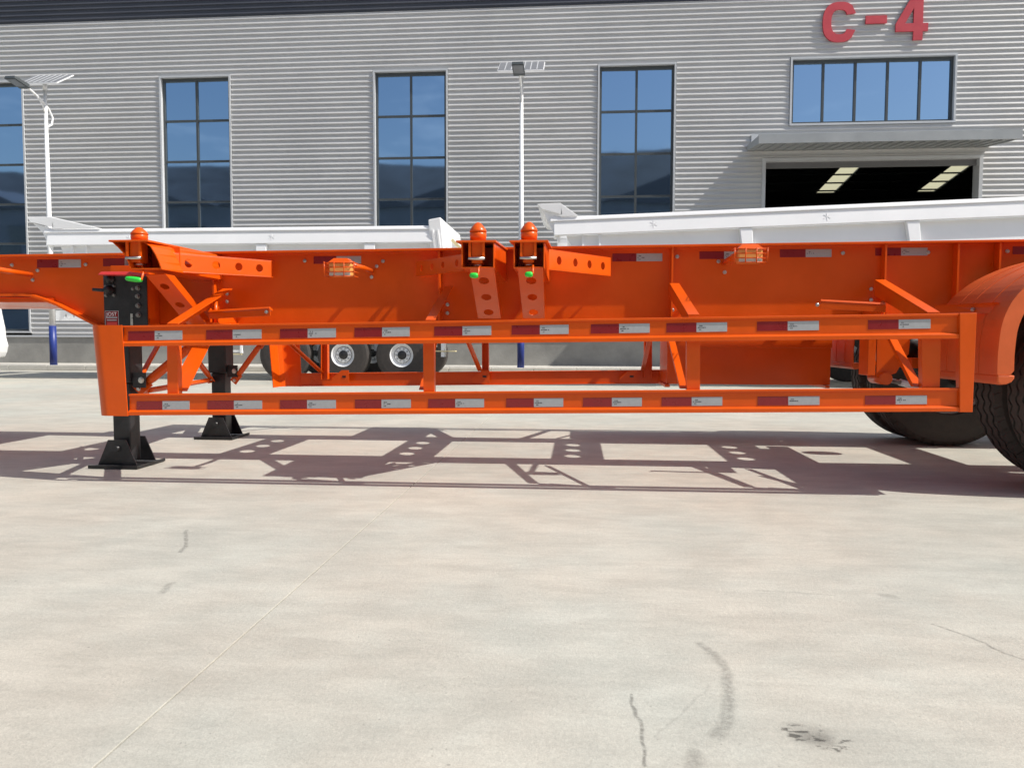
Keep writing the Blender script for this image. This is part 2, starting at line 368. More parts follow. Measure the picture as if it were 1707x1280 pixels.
# door opening: frame, rolled shutter, dark hall
d = MB(); t = .09
d.box(DX0-.0, DX0+t, YW-.03, YW+.3, 0, DZ+.05); d.box(DX1-t, DX1, YW-.03, YW+.3, 0, DZ+.05); d.box(DX0+t, DX1-t, YW-.03, YW+.3, DZ-.03, DZ+.05)
dr = obj('door_frame', d, TRIM, bld)
m = MB(); zb = 5.31; k = 0
while zb < DZ-.03:
    m.box(DX0+t, DX1-t, YW+.12+(.012 if k % 2 else 0), YW+.16, zb, min(zb+.06, DZ-.031)); zb += .0605; k += 1
obj('roller_shutter', m, SHUT, bld)
hall = MB()
hall.box(-34, 30, 62, 62.3, 0, 11); hall.box(-34.3, -34, YW+.3, 62, 0, 11); hall.box(30, 30.3, YW+.3, 62, 0, 11)
hall.box(-34, DX0, YW+.26, YW+.3, 0, 11.5); hall.box(DX1, 30, YW+.26, YW+.3, 0, 11.5); hall.box(DX0, DX1, YW+.3, YW+.34, DZ+.05, 11.5)
obj('hall_wall', hall, DARKIN, bld)
obj('hall_floor', MB().box(-34, 30, YW+.1, 62, .0, .055), FLOORIN, bld)
rz = lambda y: 11.0 - .14*(y-YW)
strips = []
for (pa, pb) in (((1401, 280, 1434), (1360, 323, 1390)), ((1586, 278, 1617), (1529, 319, 1560))):
    # ray / roof intersection
    def hit(px, py):
        dd = fwd + rt*((px-W/2)/FOC) + up*((H/2-py)/FOC)
        s_ = (11.0+.14*YW-EYE.z)/(dd.z+.14*dd.y); return EYE+dd*s_
    a = hit(pa[0], pa[1]); b = hit(pa[2], pa[1]); c = hit(pb[0], pb[1]); e = hit(pb[2], pb[1])
    strips.append(((a.x+c.x)/2, (b.x+e.x)/2, a.y, c.y))
ya = min(s_[2] for s_ in strips)-3; yb = max(s_[3] for s_ in strips)
def roofbox(m, x0, x1, y0, y1, th=.1, off=0): m.hexa([(x0,y0,rz(y0)+off),(x1,y0,rz(y0)+off),(x1,y1,rz(y1)+off),(x0,y1,rz(y1)+off)], [(x0,y0,rz(y0)+th+off),(x1,y0,rz(y0)+th+off),(x1,y1,rz(y1)+th+off),(x0,y1,rz(y1)+th+off)])
r = MB(); roofbox(r, -34, 30, YW-.1, ya); roofbox(r, -34, 30, yb, 62)
xs = [-34]+[q for s_ in strips for q in (s_[0], s_[1])]+[30]
for a, b in zip(xs[0::2], xs[1::2]): roofbox(r, a, b, ya, yb)
obj('roof', r, DARKCLAD, bld)
for s_ in strips:
    m = MB(); roofbox(m, s_[0], s_[1], ya, yb, .01, .05); obj('skylight', m, SKYL, bld)
y = ya+.3
while y < yb:
    m = MB(); roofbox(m, 2, 22, y, y+.12, .04, -.05); obj('purlin', m, FRAME, bld); y += 1.15
# canopy
c0 = at(1245, 247, YW); c1 = at(1650, 243, YW); CX0, CX1 = c0.x, c1.x; CZ = 6.02
ft = at(1404, 222, YW-1.4).z; fb = at(1404, 237, YW-1.4).z; wb = at(1404, 249, YW).z; wt = wb+.12
m = MB(); m.hexa([(CX0, YW-.03, wb), (CX1, YW-.03, wb), (CX1, YW-1.4, fb), (CX0, YW-1.4, fb)], [(CX0, YW-.03, wt), (CX1, YW-.03, wt), (CX1, YW-1.4, ft-.01), (CX0, YW-1.4, ft-.01)])
can = obj('canopy', m, CANOPYM, bld)
obj('fascia_board', MB().box(CX0-.02, CX1+.02, YW-1.44, YW-1.405, fb-.01, ft), CANOPYM, can)
for k in range(24):
    x = CX0+.15+k*(CX1-CX0-.3)/23
    obj('soffit_rib', MB().hexa([(x, YW-.05, wb-.03), (x+.03, YW-.05, wb-.03), (x+.03, YW-1.38, fb-.03), (x, YW-1.38, fb-.03)], [(x, YW-.05, wb-.002), (x+.03, YW-.05, wb-.002), (x+.03, YW-1.38, fb-.002), (x, YW-1.38, fb-.002)]), CANOPYM, can)
obj('wall_flashing', MB().box(CX0+.1, CX1+.1, YW-.06, YW-.028, wt+.02, wt+.30), TRIM, can)
# lettering C - 4
def letters():
    yl = YW-.075
    def P(px, py): q = at(px, py, yl); return q
    cc = P(1400, 37); h = (P(1400, 3).z - P(1400, 70).z)/2; w = h*.84; outer = []; inner = []
    N = 26; a0 = radians(38); 
    for i in range(N+1):
        a = a0 + (2*pi-2*a0)*i/N
        def sup(a, W_, H_): return (W_*abs(cos(a))**.8*(1 if cos(a) > 0 else -1), H_*abs(sin(a))**.8*(1 if sin(a) > 0 else -1))
        o_ = sup(a, w, h); i_ = sup(a, w*.50, h*.62); outer.append(o_); inner.append(i_)
    xr = w*.93; b_ = MB()
    outer[0] = (xr, h*.42); outer[-1] = (xr, -h*.42); inner[0] = (w*.42, h*.36); inner[-1] = (w*.42, -h*.36)
    for i in range(N):
        q = [outer[i], outer[i+1], inner[i+1], inner[i]]
        b_.slab([(cc.x+x, yl, cc.z+z) for x, z in q], (0, .05, 0))
    tag(obj('letter', b_, SIGNRED), 'big red letter C mounted on the grey corrugated wall', 'sign letter', 'red characters on the workshop wall')
    a = P(1443, 40); b = P(1479, 26)
    tag(obj('dash_sign', MB().box(a.x, b.x, yl, yl+.05, a.z, b.z), SIGNRED, bevel=.004), 'short red dash between the red C and the red 4 on the wall', 'sign letter', 'red characters on the workshop wall')
    base = P(1525, 67); hh = 1.13; f = MB(); X = lambda u: base.x+u; Z = lambda v: base.z+v
    def sl(p): f.slab([(X(x), yl, Z(z)) for x, z in p], (0, .05, 0))
    sl([(-.04, 0), (.19, 0), (.19, .22), (-.04, .22)]); sl([(-.48, .22), (.32, .22), (.32, .42), (-.48, .42)])
    sl([(-.04, .42), (.19, .42), (.19, hh), (-.04, hh)]); sl([(-.48, .421), (-.25, .421), (-.041, .80), (-.041, hh), (-.08, hh)])
    tag(obj('numeral', f, SIGNRED), 'big red numeral 4 on the grey wall right of the dash', 'sign letter', 'red characters on the workshop wall')
letters()

# ------------------------------------------------------------------ street lamps
def lamp(x, y, label):
    t = thing('street_lamp', label, 'street lamp', (x, y, 0), 'solar street lamps before the workshop'); t.scale = (1.1, 1.1, 1.1); t.location.z = -.03
    n = 10
    pole = obj('pole', MB().tube([(x, y, 1.02), (x, y, 3), (x, y, 6.62)], [.068, .06, .036], 14), WHITEP, t)
    obj('pole_base', MB().tube([(x, y, 0.02), (x, y, 1.018)], [.082, .082], 14), BLUEP, t)
    obj('base_plate', MB().box(x-.14, x+.14, y-.14, y+.14, 0.04, .06), TRIM, t)
    pts = [(x, y+.04, 5.75), (x, y+.20, 5.85), (x, y+.24, 6.02), (x, y+.10, 6.2), (x, y-.22, 6.36), (x, y-.50, 6.45), (x, y-.80, 6.52)]
    obj('lamp_arm', MB().tube(pts, .026, 8), WHITEP, t)
    obj('arm_strut', MB().tube([(x, y-.03, 6.05), (x, y-.10, 6.22), (x, y-.28, 6.37)], .016, 6), WHITEP, t)
    hd = MB(); hd.hexa([(x-.13, y-.66, 6.42), (x+.13, y-.66, 6.42), (x+.13, y-1.16, 6.49), (x-.13, y-1.16, 6.49)], [(x-.12, y-.68, 6.52), (x+.12, y-.68, 6.52), (x+.12, y-1.14, 6.56), (x-.12, y-1.14, 6.56)])
    h = obj('lamp_head', hd, FRAME, t, bevel=.01)
    obj('lens', MB().slab([(x-.105, y-.80, 6.436), (x+.105, y-.80, 6.436), (x+.105, y-1.14, 6.484), (x-.105, y-1.14, 6.484)], (0, -.002, -.008)), SOLAR, h)
    pn = MB(); a = [(x-.5, y-.30, 6.66), (x+.5, y-.30, 6.66), (x+.5, y+.32, 7.04), (x-.5, y+.32, 7.04)]
    pn.slab(a, (0, -.006, .02)); p = obj('solar_panel', pn, SOLAR, t)
    m = MB()
    for i in range(4): m.bar(a[i], a[(i+1) % 4], .022, .03, (0, 0, 1))
    obj('panel_frame', m, WHITEP, p)
    m = MB()
    for k in range(1, 7): xx = x-.5+k/7; m.bar((xx, y-.30, 6.672), (xx, y+.32, 7.052), .018, .03, (1, 0, 0))
    obj('panel_rib', m, TRIM, p)
    obj('panel_bracket', MB().tube([(x, y, 6.60), (x, y, 6.83)], .05, 8), WHITEP, t)
lamp(at(83, 400, 19.4).x, 19.4, 'white solar street lamp at far left with blue painted foot')
lamp(at(869, 300, 19.4).x, 19.4, 'white solar street lamp in the middle standing behind the twist locks')

# ------------------------------------------------------------------ tyre and wheel builder
def tyre_mesh(cx, cy, cz, R, w, r_in, N=252, tread=True):
    """tyre about the Y axis, width w"""
    us = [-.5, -.5, -.49, -.46, -.40]; rs = [r_in, r_in+.04, R*.80, R*.93, R*.985]
    tr = []
    for g in (-.25, 0.0, .25):
        tr += [(g-.036, R, g), (g-.026, R-.022, g), (g+.026, R-.022, g), (g+.036, R, g)]
    vs = []; cols = [(u, r, None) for u, r in zip(us, rs)] + [(-.34, R, None)] + (tr if tread else []) + [(.34, R, None)] + [(-u, r, None) for u, r in list(zip(us, rs))[::-1]]
    for i in range(N):
        a = 2*pi*i/N; zz = [-.9, -.1, .9, 1, .1, -.9][i % 6]*.042 if tread else 0
        for (u, r, g) in cols:
            uu = u + (zz if g is not None else 0)
            rr = r
            if tread and g is None and abs(u) == .40 and i % 6 < 2: rr = r-.014
            vs.append((cx + rr*cos(a), cy + uu*w, cz + rr*sin(a)))
    n = len(cols); fs = []
    for i in range(N):
        j = (i+1) % N
        for k in range(n-1): fs.append([i*n+k, i*n+k+1, j*n+k+1, j*n+k])
        fs.append([i*n+n-1, i*n, j*n, j*n+n-1])
    return MB().add(vs, fs, 0, False)
def rim_mesh(cx, cy, cz, r, w, side):       # side -1 faces the camera
    m = MB(); s = side
    m.lathe([(r*.45, 0), (r*.98, 0), (r, .02), (r*1.02, w), (r*.86, w), (r*.82, w*.6), (r*.66, w*.35), (r*.55, w*.62), (r*.3, w*.64)], (cx, cy, cz), (0, s, 0), 28)
    return m

# ------------------------------------------------------------------ the orange container trailer
tr = thing('container_trailer', 'long orange skeletal container trailer standing on black landing legs in front', 'trailer', (-2.7, 5.07, 0))
YM = 5.07; YN = 4.57; YF = 2*YM-YN
zt = lambda x: 1.298 + .0075*(x+.5)
TOP0, TOP1 = -7.5, 8.6
def main_beam(yw, near):
    f = .07
    m = MB()
    xs = [TOP0, -3.42, -3.36, -3.28, -3.20, -2.98, -2.82, -2.7, -2.0, TOP1]
    zb = [1.035, 1.035, 1.03, 1.005, .975, .865, .80, .797, .80, .84]
    bot = [(x, yw-.005, z) for x, z in zip(xs, zb)]; top = [(x, yw-.005, zt(x)-.014) for x in xs]
    for i in range(len(xs)-1): m.slab([bot[i], bot[i+1], top[i+1], top[i]], (0, .01, 0))
    web = obj('main_beam', m, ORANGE, tr)
    m = MB(); m.hexa([(TOP0, yw-f, zt(TOP0)-.014), (TOP1, yw-f, zt(TOP1)-.014), (TOP1, yw+f, zt(TOP1)-.014), (TOP0, yw+f, zt(TOP0)-.014)], [(TOP0, yw-f, zt(TOP0)), (TOP1, yw-f, zt(TOP1)), (TOP1, yw+f, zt(TOP1)), (TOP0, yw+f, zt(TOP0))])
    obj('top_flange', m, ORANGE, web, bevel=.002)
    m = MB()
    for i in range(len(xs)-1):
        a = Vector((xs[i], 0, zb[i])); b = Vector((xs[i+1], 0, zb[i+1]))
        m.hexa([(a.x, yw-f, a.z-.014), (b.x, yw-f, b.z-.014), (b.x, yw+f, b.z-.014), (a.x, yw+f, a.z-.014)], [(a.x, yw-f, a.z), (b.x, yw-f, b.z), (b.x, yw+f, b.z), (a.x, yw+f, a.z)])
    obj('bottom_flange', m, ORANGE, web)
    s = -1 if near else 1
    for x in (-2.195, -.812, .545, 1.727, 2.117, 2.338, 3.4, 4.6, 5.8, 7.0):
        y0, y1 = sorted((yw+s*.006, yw+s*.062)); z0 = .80+.0038*(x+2)
        obj('web_stiffener', MB().box(x-.005, x+.005, y0, y1, z0+.001, zt(x)-.015), ORANGE, web)
        if near:
            yw_ = yw-.0055; n_ = 40; zz_ = [z0+.01+(zt(x)-.03-z0)*q/n_ for q in range(n_+1)]
            obj('weld_bead', MB().tube([(x+.007, yw_, z_) for z_ in zz_], [.0035+.0012*(q % 2) for q in range(n_+1)], 6), ORANGE, web)
    for x in (-2.195, -.812, .545, 1.727):
        y0, y1 = sorted((yw-s*.006, yw-s*.06)); obj('web_stiffener', MB().box(x-.005, x+.005, y0, y1, .812, zt(x)-.015), ORANGE, web)
    return web
web = main_beam(YN, True); web2 = main_beam(YF, False)
# second lower plate of the gooseneck
obj('gooseneck_plate', MB().box(TOP0, -3.25, YN-.02, YF+.02, .985, 1.012), ORANGE, tr)
# cross members with round holes between the beams
for x in (-6.8, -5.7, -4.6, -3.5, -2.39, -1.28, -.18, .92, 2.03, 3.14, 4.25, 5.36, 6.5, 7.6):
    y0, y1 = YN+.006, YF-.006; m = MB(); z1 = 1.20; z0 = .90 if x > -3 else 1.04
    m.holed((x, y0, z0), (x, y1, z0), (x, y1, z1), (x, y0, z1), [(u, .5, .060, .060/(z1-z0)) for u in (.23, .5, .77)], (.006, 0, 0))
    m.box(x+.0065, x+.07, y0, y1, z1-.007, z1); m.box(x+.0065, x+.07, y0, y1, z0, z0+.007)
    obj('cross_member', m, ORANGE, tr)

# reflective tape on web and guards ---------------------------------------------------------------
def tape(parent, x0, x1, x2, ya0, ya1, yb0, yb1, Y, slope=0, marks=True):
    """left / right pixel heights of the strip at plane Y"""
    m = MB(); e = .0012
    def q(xa, xb, t0, t1, mi, dy):
        lerp = lambda a, b, t: a+(b-a)*t
        A = at(xa, lerp(ya1, yb1, t0), Y); B = at(xb, lerp(ya1, yb1, t1), Y); C = at(xb, lerp(ya0, yb0, t1), Y); D = at(xa, lerp(ya0, yb0, t0), Y)
        m.slab([A, B, C, D], (0, -dy, 0), mi); return A, B, C, D
    tm = (x1-x0)/(x2-x0); q(x0, x1, 0, tm, 0, e); A, B, C, D = q(x1, x2, tm, 1, 1, e)
    if marks:
        w = (B-A).length; h = (D-A).length; ux = (B-A)/w; uz = (D-A)/h
        for r, (v, k) in enumerate(((.62, 3), (.42, 7), (.20, 2))):
            for i in range(k):
                ww = .0028+random.random()*.003; u = .006+i*.0058+ (0 if r == 1 else .006)
                if random.random() < .15: continue
                p = A+ux*u+uz*(v*h)+V(0, -e, 0); m.slab([p, p+ux*ww, p+ux*ww+uz*.0045, p+uz*.0045], (0, -.0004, 0), 2)
    obj('reflective_tape', m, [TRED, TSIL, INK], parent)
YT = YN-.0055
for (x0, x1, x2, a, b) in ((62, 98, 135, 433, 446.5), (172, 208, 246, 431, 444), (523, 561, 602, 427.5, 440), (1021, 1061, 1104, 423, 436), (1166, 1207, 1249, 419.5, 432), (1300, 1343, 1386, 416, 429), (1459, 1502, 1546, 413.5, 426.5), (1688, 1731, 1775, 411, 424)):
    tape(web, x0, x1, x2, a, b, a-.5, b-.5, YT)

# bolts
def bolt(parent, p, r=.0085, axis=(0, -1, 0), depth=.012, first={}, mt=None):
    key = (r, tuple(axis), depth, mt)
    if key not in first:
        m = MB(); m.lathe([(r*1.35, 0), (r*1.35, depth*.3), (r, depth*.3), (r, depth*.9), (r*.8, depth)], p, axis, 8, smooth=False)
        o = obj('bolt', m, mt or STEEL, parent); first[key] = (o, WL[o]-Vector(p)); return o
    o, off = first[key]; return dup_at(o, Vector(p)+off, parent)
for (x, y) in ((20.5, 442), (63, 451), (55, 467), (143, 441), (508, 435), (619.5, 462), (628, 444), (638.5, 435.5), (1208, 454), (1197.5, 436), (1129, 428), (1405, 422), (1547, 421), (1679, 419)): bolt(web, at(x, y, YT))
for (x, y) in ((379, 490), (379, 503), (746, 508), (746, 522), (1121, 500), (1121, 517), (1452, 482), (1452, 500)): bolt(web, at(x, y, YN-.012))

# ---- side guard -----------------------------------------------------------------------------------
YG = 3.80
def guard(mir):
    f = (lambda p: Vector((p.x, 2*YM-p.y, p.z))) if mir else (lambda p: p)
    sgn = -1 if mir else 1
    def rail(tl, tr_, br, bl):
        A, B, C, D = (at(*bl, YG), at(*br, YG), at(*tr_, YG), at(*tl, YG))      # A bottom-left B bottom-right C top-right D top-left
        m = MB(); L = lambda a, b, t: a+(b-a)*t; o = V(0, .012, 0)
        def band(t0, t1, y0, y1): m.slab([f(L(A, D, t0)+V(0, y0, 0)), f(L(B, C, t0)+V(0, y0, 0)), f(L(B, C, t1)+V(0, y0, 0)), f(L(A, D, t1)+V(0, y0, 0))], (0, (y1-y0)*sgn, 0))
        band(0, 1, .014, .024); m.hexa([f(L(A, D, 0)), f(L(B, C, 0)), f(L(B, C, 0)+V(0, .0139, 0)), f(L(A, D, 0)+V(0, .0139, 0))], [f(L(A, D, .17)), f(L(B, C, .17)), f(L(B, C, .25)+V(0, .0139, 0)), f(L(A, D, .25)+V(0, .0139, 0))]); band(.90, 1, .006, .0139)
        band(0, .06, .0245, .036); band(.94, 1, .0245, .036)
        return obj('guard_rail', m, ORANGE, tr, bevel=.0022)
    r1 = rail((203, 543), (1602, 522), (1602, 564.5), (203, 577.5))
    r2 = rail((213, 657), (1600, 647), (1600, 686), (213, 692.5))
    yb = YG+.038
    # posts behind the rails
    for (a, b, c, d_) in ((278, 295, 279, 297), (705, 722.5, 706, 724), (1145, 1167, 1145, 1167), (1537, 1569, 1538, 1566)):
        tl, tr2 = at(a, 548, yb), at(b, 548, yb); bl, br = at(c, 672, yb), at(d_, 672, yb)
        m = MB(); m.slab([f(bl), f(br), f(tr2), f(tl)], (0, .006*sgn, 0))
        for (p, q) in ((bl, tl), (br, tr2)): m.slab([f(p+V(0, .0065, 0)), f(q+V(0, .0065, 0)), f(q+V(0, .045, 0)), f(p+V(0, .045, 0))], (.005 if p is bl else -.005, 0, 0))
        obj('guard_post', m, ORANGE, tr, bevel=.001)
    # right end post
    m = MB(); P = [f(at(1600, 687, YG-.003)), f(at(1621.5, 687, YG-.003)), f(at(1628.5, 521.5, YG-.003)), f(at(1600, 522, YG-.003))]
    m.slab(P, (0, .006*sgn, 0)); m.slab([P[1]+V(0, .0065*sgn, 0), P[2]+V(0, .0065*sgn, 0), P[2]+V(0, .06*sgn, 0), P[1]+V(0, .06*sgn, 0)], (-.005, 0, 0)); m.slab([P[0]+V(0, .0065*sgn, 0), P[3]+V(0, .0065*sgn, 0), P[3]+V(0, .04*sgn, 0), P[0]+V(0, .04*sgn, 0)], (.005, 0, 0))
    obj('end_post', m, ORANGE, tr, bevel=.002)
    # left rounded nose
    T = at(203, 542, YG-.004); B = at(213, 693.5, YG-.004); TL = at(160, 543, YG+.08); BL = at(175, 693, YG+.08)
    def prof(R_, Lf):
        wd = R_.x-Lf.x; pts = [R_.copy(), Vector((R_.x-.002, R_.y, R_.z))]; r = .075
        for k in range(0, 13):
            a = (pi/2)*k/12; pts.append(Vector((Lf.x+r-r*sin(a), R_.y+r-r*cos(a), R_.z)))
        pts.append(Vector((Lf.x, R_.y+.19, R_.z))); return pts
    a = prof(B, BL); b = prof(T, TL); n = len(a); m = MB()
    th = lambda pts: [p+V(.005 if i > 6 else 0, .005 if i < 10 else 0, 0) for i, p in enumerate(pts)]
    a2, b2 = th(a), th(b)
    for i in range(n-1): m.hexa([f(a[i]), f(a[i+1]), f(a2[i+1]), f(a2[i])], [f(b[i]), f(b[i+1]), f(b2[i+1]), f(b2[i])])
    for k in range(len(m.smooth)): m.smooth[k] = False
    obj('rounded_end_panel', m, ORANGE, tr)
    return r1, r2
r1, r2 = guard(False); guard(True)
ytp = YG+.0135
for (x0, x1, x2) in ((214, 258, 304), (344, 388, 436), (467, 513, 560), (591, 637, 683), (724, 771, 819), (853, 900, 948), (985, 1032, 1083), (1111, 1161, 1212), (1262, 1313, 1365), (1447, 1498, 1551)):
    ya = lambda x: 552.3-(x-214)*(18.6)/(1447-214)+1.2*(0 if x < 1447 else 0); tape(r1, x0, x1, x2, ya(x0), ya(x0)+15.4, ya(x2), ya(x2)+15.4, ytp)
for (x0, x1, x2) in ((228, 271, 316), (346, 390, 437), (467, 512, 560), (592, 636, 685), (714, 759, 807), (844, 890, 939), (972, 1020, 1070), (1103, 1153, 1204), (1263, 1314, 1366), (1442, 1493, 1545)):
    ya = lambda x: 668.8-(x-228)*9.0/(1442-228); tape(r2, x0, x1, x2, ya(x0), ya(x0)+14.4, ya(x2), ya(x2)+14.4, ytp)

# braces between beam and guard (angle iron) -----------------------------------------------------------
def angle(p, q, w=.05, d=.05, side=(0, 0, 1), name='guard_brace', parent=tr, mir=True, t=.005):
    p = Vector(p); q = Vector(q); dd = (q-p).normalized(); a = Vector(side); a = (a-dd*a.dot(dd)).normalized(); b = dd.cross(a)
    def mk(F):
        m = MB()
        for (u, v, tu, tv) in ((w, t, 0, 0), (t, d, 0, t*1.05)):
            r = lambda c: [F(c+a*tu+b*tv), F(c+a*(tu+u)+b*tv), F(c+a*(tu+u)+b*(tv+v)), F(c+a*tu+b*(tv+v))]
            m.hexa(r(p), r(q))
        return obj(name, m, ORANGE, parent, bevel=.001)
    mk(lambda v: v)
    if mir: mk(lambda v: Vector((v.x, 2*YM-v.y, v.z)))
# upper diagonals: channel arms sloping from rib outwards and down
def arm(top, bot, Yt, Yb, wpx, thick=.03, mir=True):
    """flat sloping strip between a rib (top) and the guard (bottom); wpx = width in X"""
    (x0, y0), (x1, y1) = top, bot; a = at(x0, y0, Yt); b = at(x1, y1, Yb)
    def mk(F):
        m = MB(); m.slab([F(a), F(a+V(wpx, 0, 0)), F(b+V(wpx, 0, 0)), F(b)], (0, 0, -.006))
        m.slab([F(a+V(0, 0, -.0065)), F(b+V(0, 0, -.0065)), F(b+V(0, 0, -thick)), F(a+V(0, 0, -thick-.02))], (.005, 0, 0))
        obj('guard_brace', m, ORANGE, tr, bevel=.001)
    mk(lambda v: v)
    if mir: mk(lambda v: Vector((v.x, 2*YM-v.y, v.z)))
arm((371, 481), (278, 539), 4.50, 3.86, .062, .05)
arm((741, 477), (709, 533), 4.50, 3.86, .05, .05)
arm((1116, 472), (1147, 524), 4.50, 3.86, .055, .06)
arm((1458, 466), (1546, 520), 4.50, 3.86, .058, .07)
# lower diagonals
def lower(p0, p1, Y0, Y1, w=.045):
    a = at(*p0, Y0); b = at(*p1, Y1)
    for F in ((lambda v: v), (lambda v: Vector((v.x, 2*YM-v.y, v.z)))):
        if F(V(0,0,0)).y != 0: w = min(w, .035)
        m = MB(); m.slab([F(a), F(a+V(w, 0, 0)), F(b+V(w, 0, 0)), F(b)], (0, .006 if F(V(0,0,0)).y == 0 else -.006, 0)); m.slab([F(a+V(0, .0065, 0)), F(b+V(0, .0065, 0)), F(b+V(0, .04, 0)), F(a+V(0, .04, 0))], (.005, 0, 0)); obj('guard_brace', m, ORANGE, tr, bevel=.001)
lower((330, 560), (281, 652), 4.42, 3.87, .10)
lower((722, 560), (698, 650), 4.45, 3.87, .035)
lower((1113, 560), (1134, 648), 4.45, 3.87, .035)
lower((1478, 555), (1524, 645), 4.45, 3.87, .04)
# long swinging handle bars
def rod(a, b, Ya, Yb, h=.035):
    m = MB(); A = at(*a, Ya); B = at(*b, Yb); m.bar(A, B, .034, .012, (0, 1, -.5)); m.bar(A+V(0, -.013, -h/2-.003), B+V(0, -.013, -h/2-.003), .005, h, (0, 1, 0)); o = obj('handle_bar', m, ORANGE, tr, bevel=.001)
    bolt(o, B+V(-.02, -.017, -h/2), .008); return o
rod((350, 521), (452, 515), 4.28, 4.22); rod((1475, 509), (1367, 503), 4.28, 4.30)
for (x, w) in ((354, 1), (1468, 1)):
    a = at(x, 514, 4.32); m = MB(); m.box(a.x-.03, a.x+.05, 4.30, 4.56, a.z-.09, a.z-.082); m.box(a.x-.01, a.x-.004, 4.30, 4.56, a.z-.08, a.z+.0); m.box(a.x+.03, a.x+.036, 4.32, 4.56, a.z-.08, a.z-.02); m.lathe([(.012, 0), (.012, .12)], (a.x+.015, 4.33, a.z-.08), (0, 0, 1), 10)
    obj('handle_bracket', m, ORANGE, tr)

# ---- outriggers with twist locks ------------------------------------------------------------------------
def holes_arm(A0, A1, YA, B0, B1, YB, hol, lip=1, name='outrigger_brace', r=.022):
    """plate from pixels A (top, bottom at depth YA) to B (top, bottom at YB) with round holes"""
    c0, c3 = at(A0[0], A1[1], YA), at(A0[0], A0[1], YA); c0 = at(A1[0], A1[1], YA); c1 = at(B1[0], B1[1], YB); c2 = at(B0[0], B0[1], YB)
    L = ((c1-c0).length+(c2-c3).length)/2; Hh = ((c3-c0).length+(c2-c1).length)/2
    m = MB(); m.holed(c0, c1, c2, c3, [(u, .5, r/L, r/Hh) for u in hol], (0, .006, 0))
    n = (c1-c0).normalized()
    m.slab([c3, c2, c2+V(0, .05, 0), c3+V(0, .05, 0)], (0, 0, .005)); m.slab([c0, c1, c1+V(0, .05, 0), c0+V(0, .05, 0)], (0, 0, -.005))
    return obj(name, m, ORANGE, tr, bevel=.001)
def twist_lock(px, ytop, ybase, Y, rot=0, hand=(0, 0), grip=None, s=1.0):
    top = at(px, ytop, Y); base = at(px, ybase, Y); h = top.z-base.z
    c = Vector((top.x, Y, base.z)); m = MB()
    # guide block with rounded ends, then the conical head
    m.lathe([(.040, 0), (.043, h*.30), (.041, h*.46)], c, (0, 0, 1), 20)
    m.lathe([(.044, h*.47), (.043, h*.56), (.034, h*.72), (.020, h*.90), (.010, h*.98), (.003, h)], c, (0, 0, 1), 20)
    o = obj('twist_lock', m, ORANGE, tr)
    m = MB(); dz = .155
    for s_ in (-1, 1): m.box(c.x+s_*.035-.006, c.x+s_*.035+.006, Y-.062, Y-.05, c.z-.10, c.z-.004)
    m.lathe([(.022, -.002), (.022, -.12), (.016, -.14)], c, (0, 0, 1), 14); m.box(c.x-.045, c.x+.045, Y-.05, Y+.04, c.z-.012, c.z-.002)
    m.box(c.x-.027, c.x+.027, Y-.045, Y+.03, c.z-.115, c.z-.0125)
    obj('lock_housing', m, ORANGE, o)
    m = MB(); m.tube([(c.x-.042, Y-.060, c.z-.095), (c.x+.042, Y-.060, c.z-.095)], .0085, 10); m.lathe([(.030, -.128), (.030, -.122)], c, (0, 0, 1), 16); obj('lock_pin', m, STEEL, o)
    if grip:
        g0, g1 = grip; A = at(*g0, Y-.07); B = at(*g1, Y-.07)
        obj('lock_handle', MB().tube([(c.x+.02, Y-.02, c.z-.13), (B.x, Y-.05, B.z+.045), (B.x, Y-.07, B.z+.006), B], .006, 8), ORANGE, o)
        L = (A-B); pts = [B+L*t for t in (0, .15, .4, .7, .92, 1)]
        obj('grip', MB().tube(pts, [.009, .013, .0145, .0135, .011, .005], 12), GREEN, o)
    return o
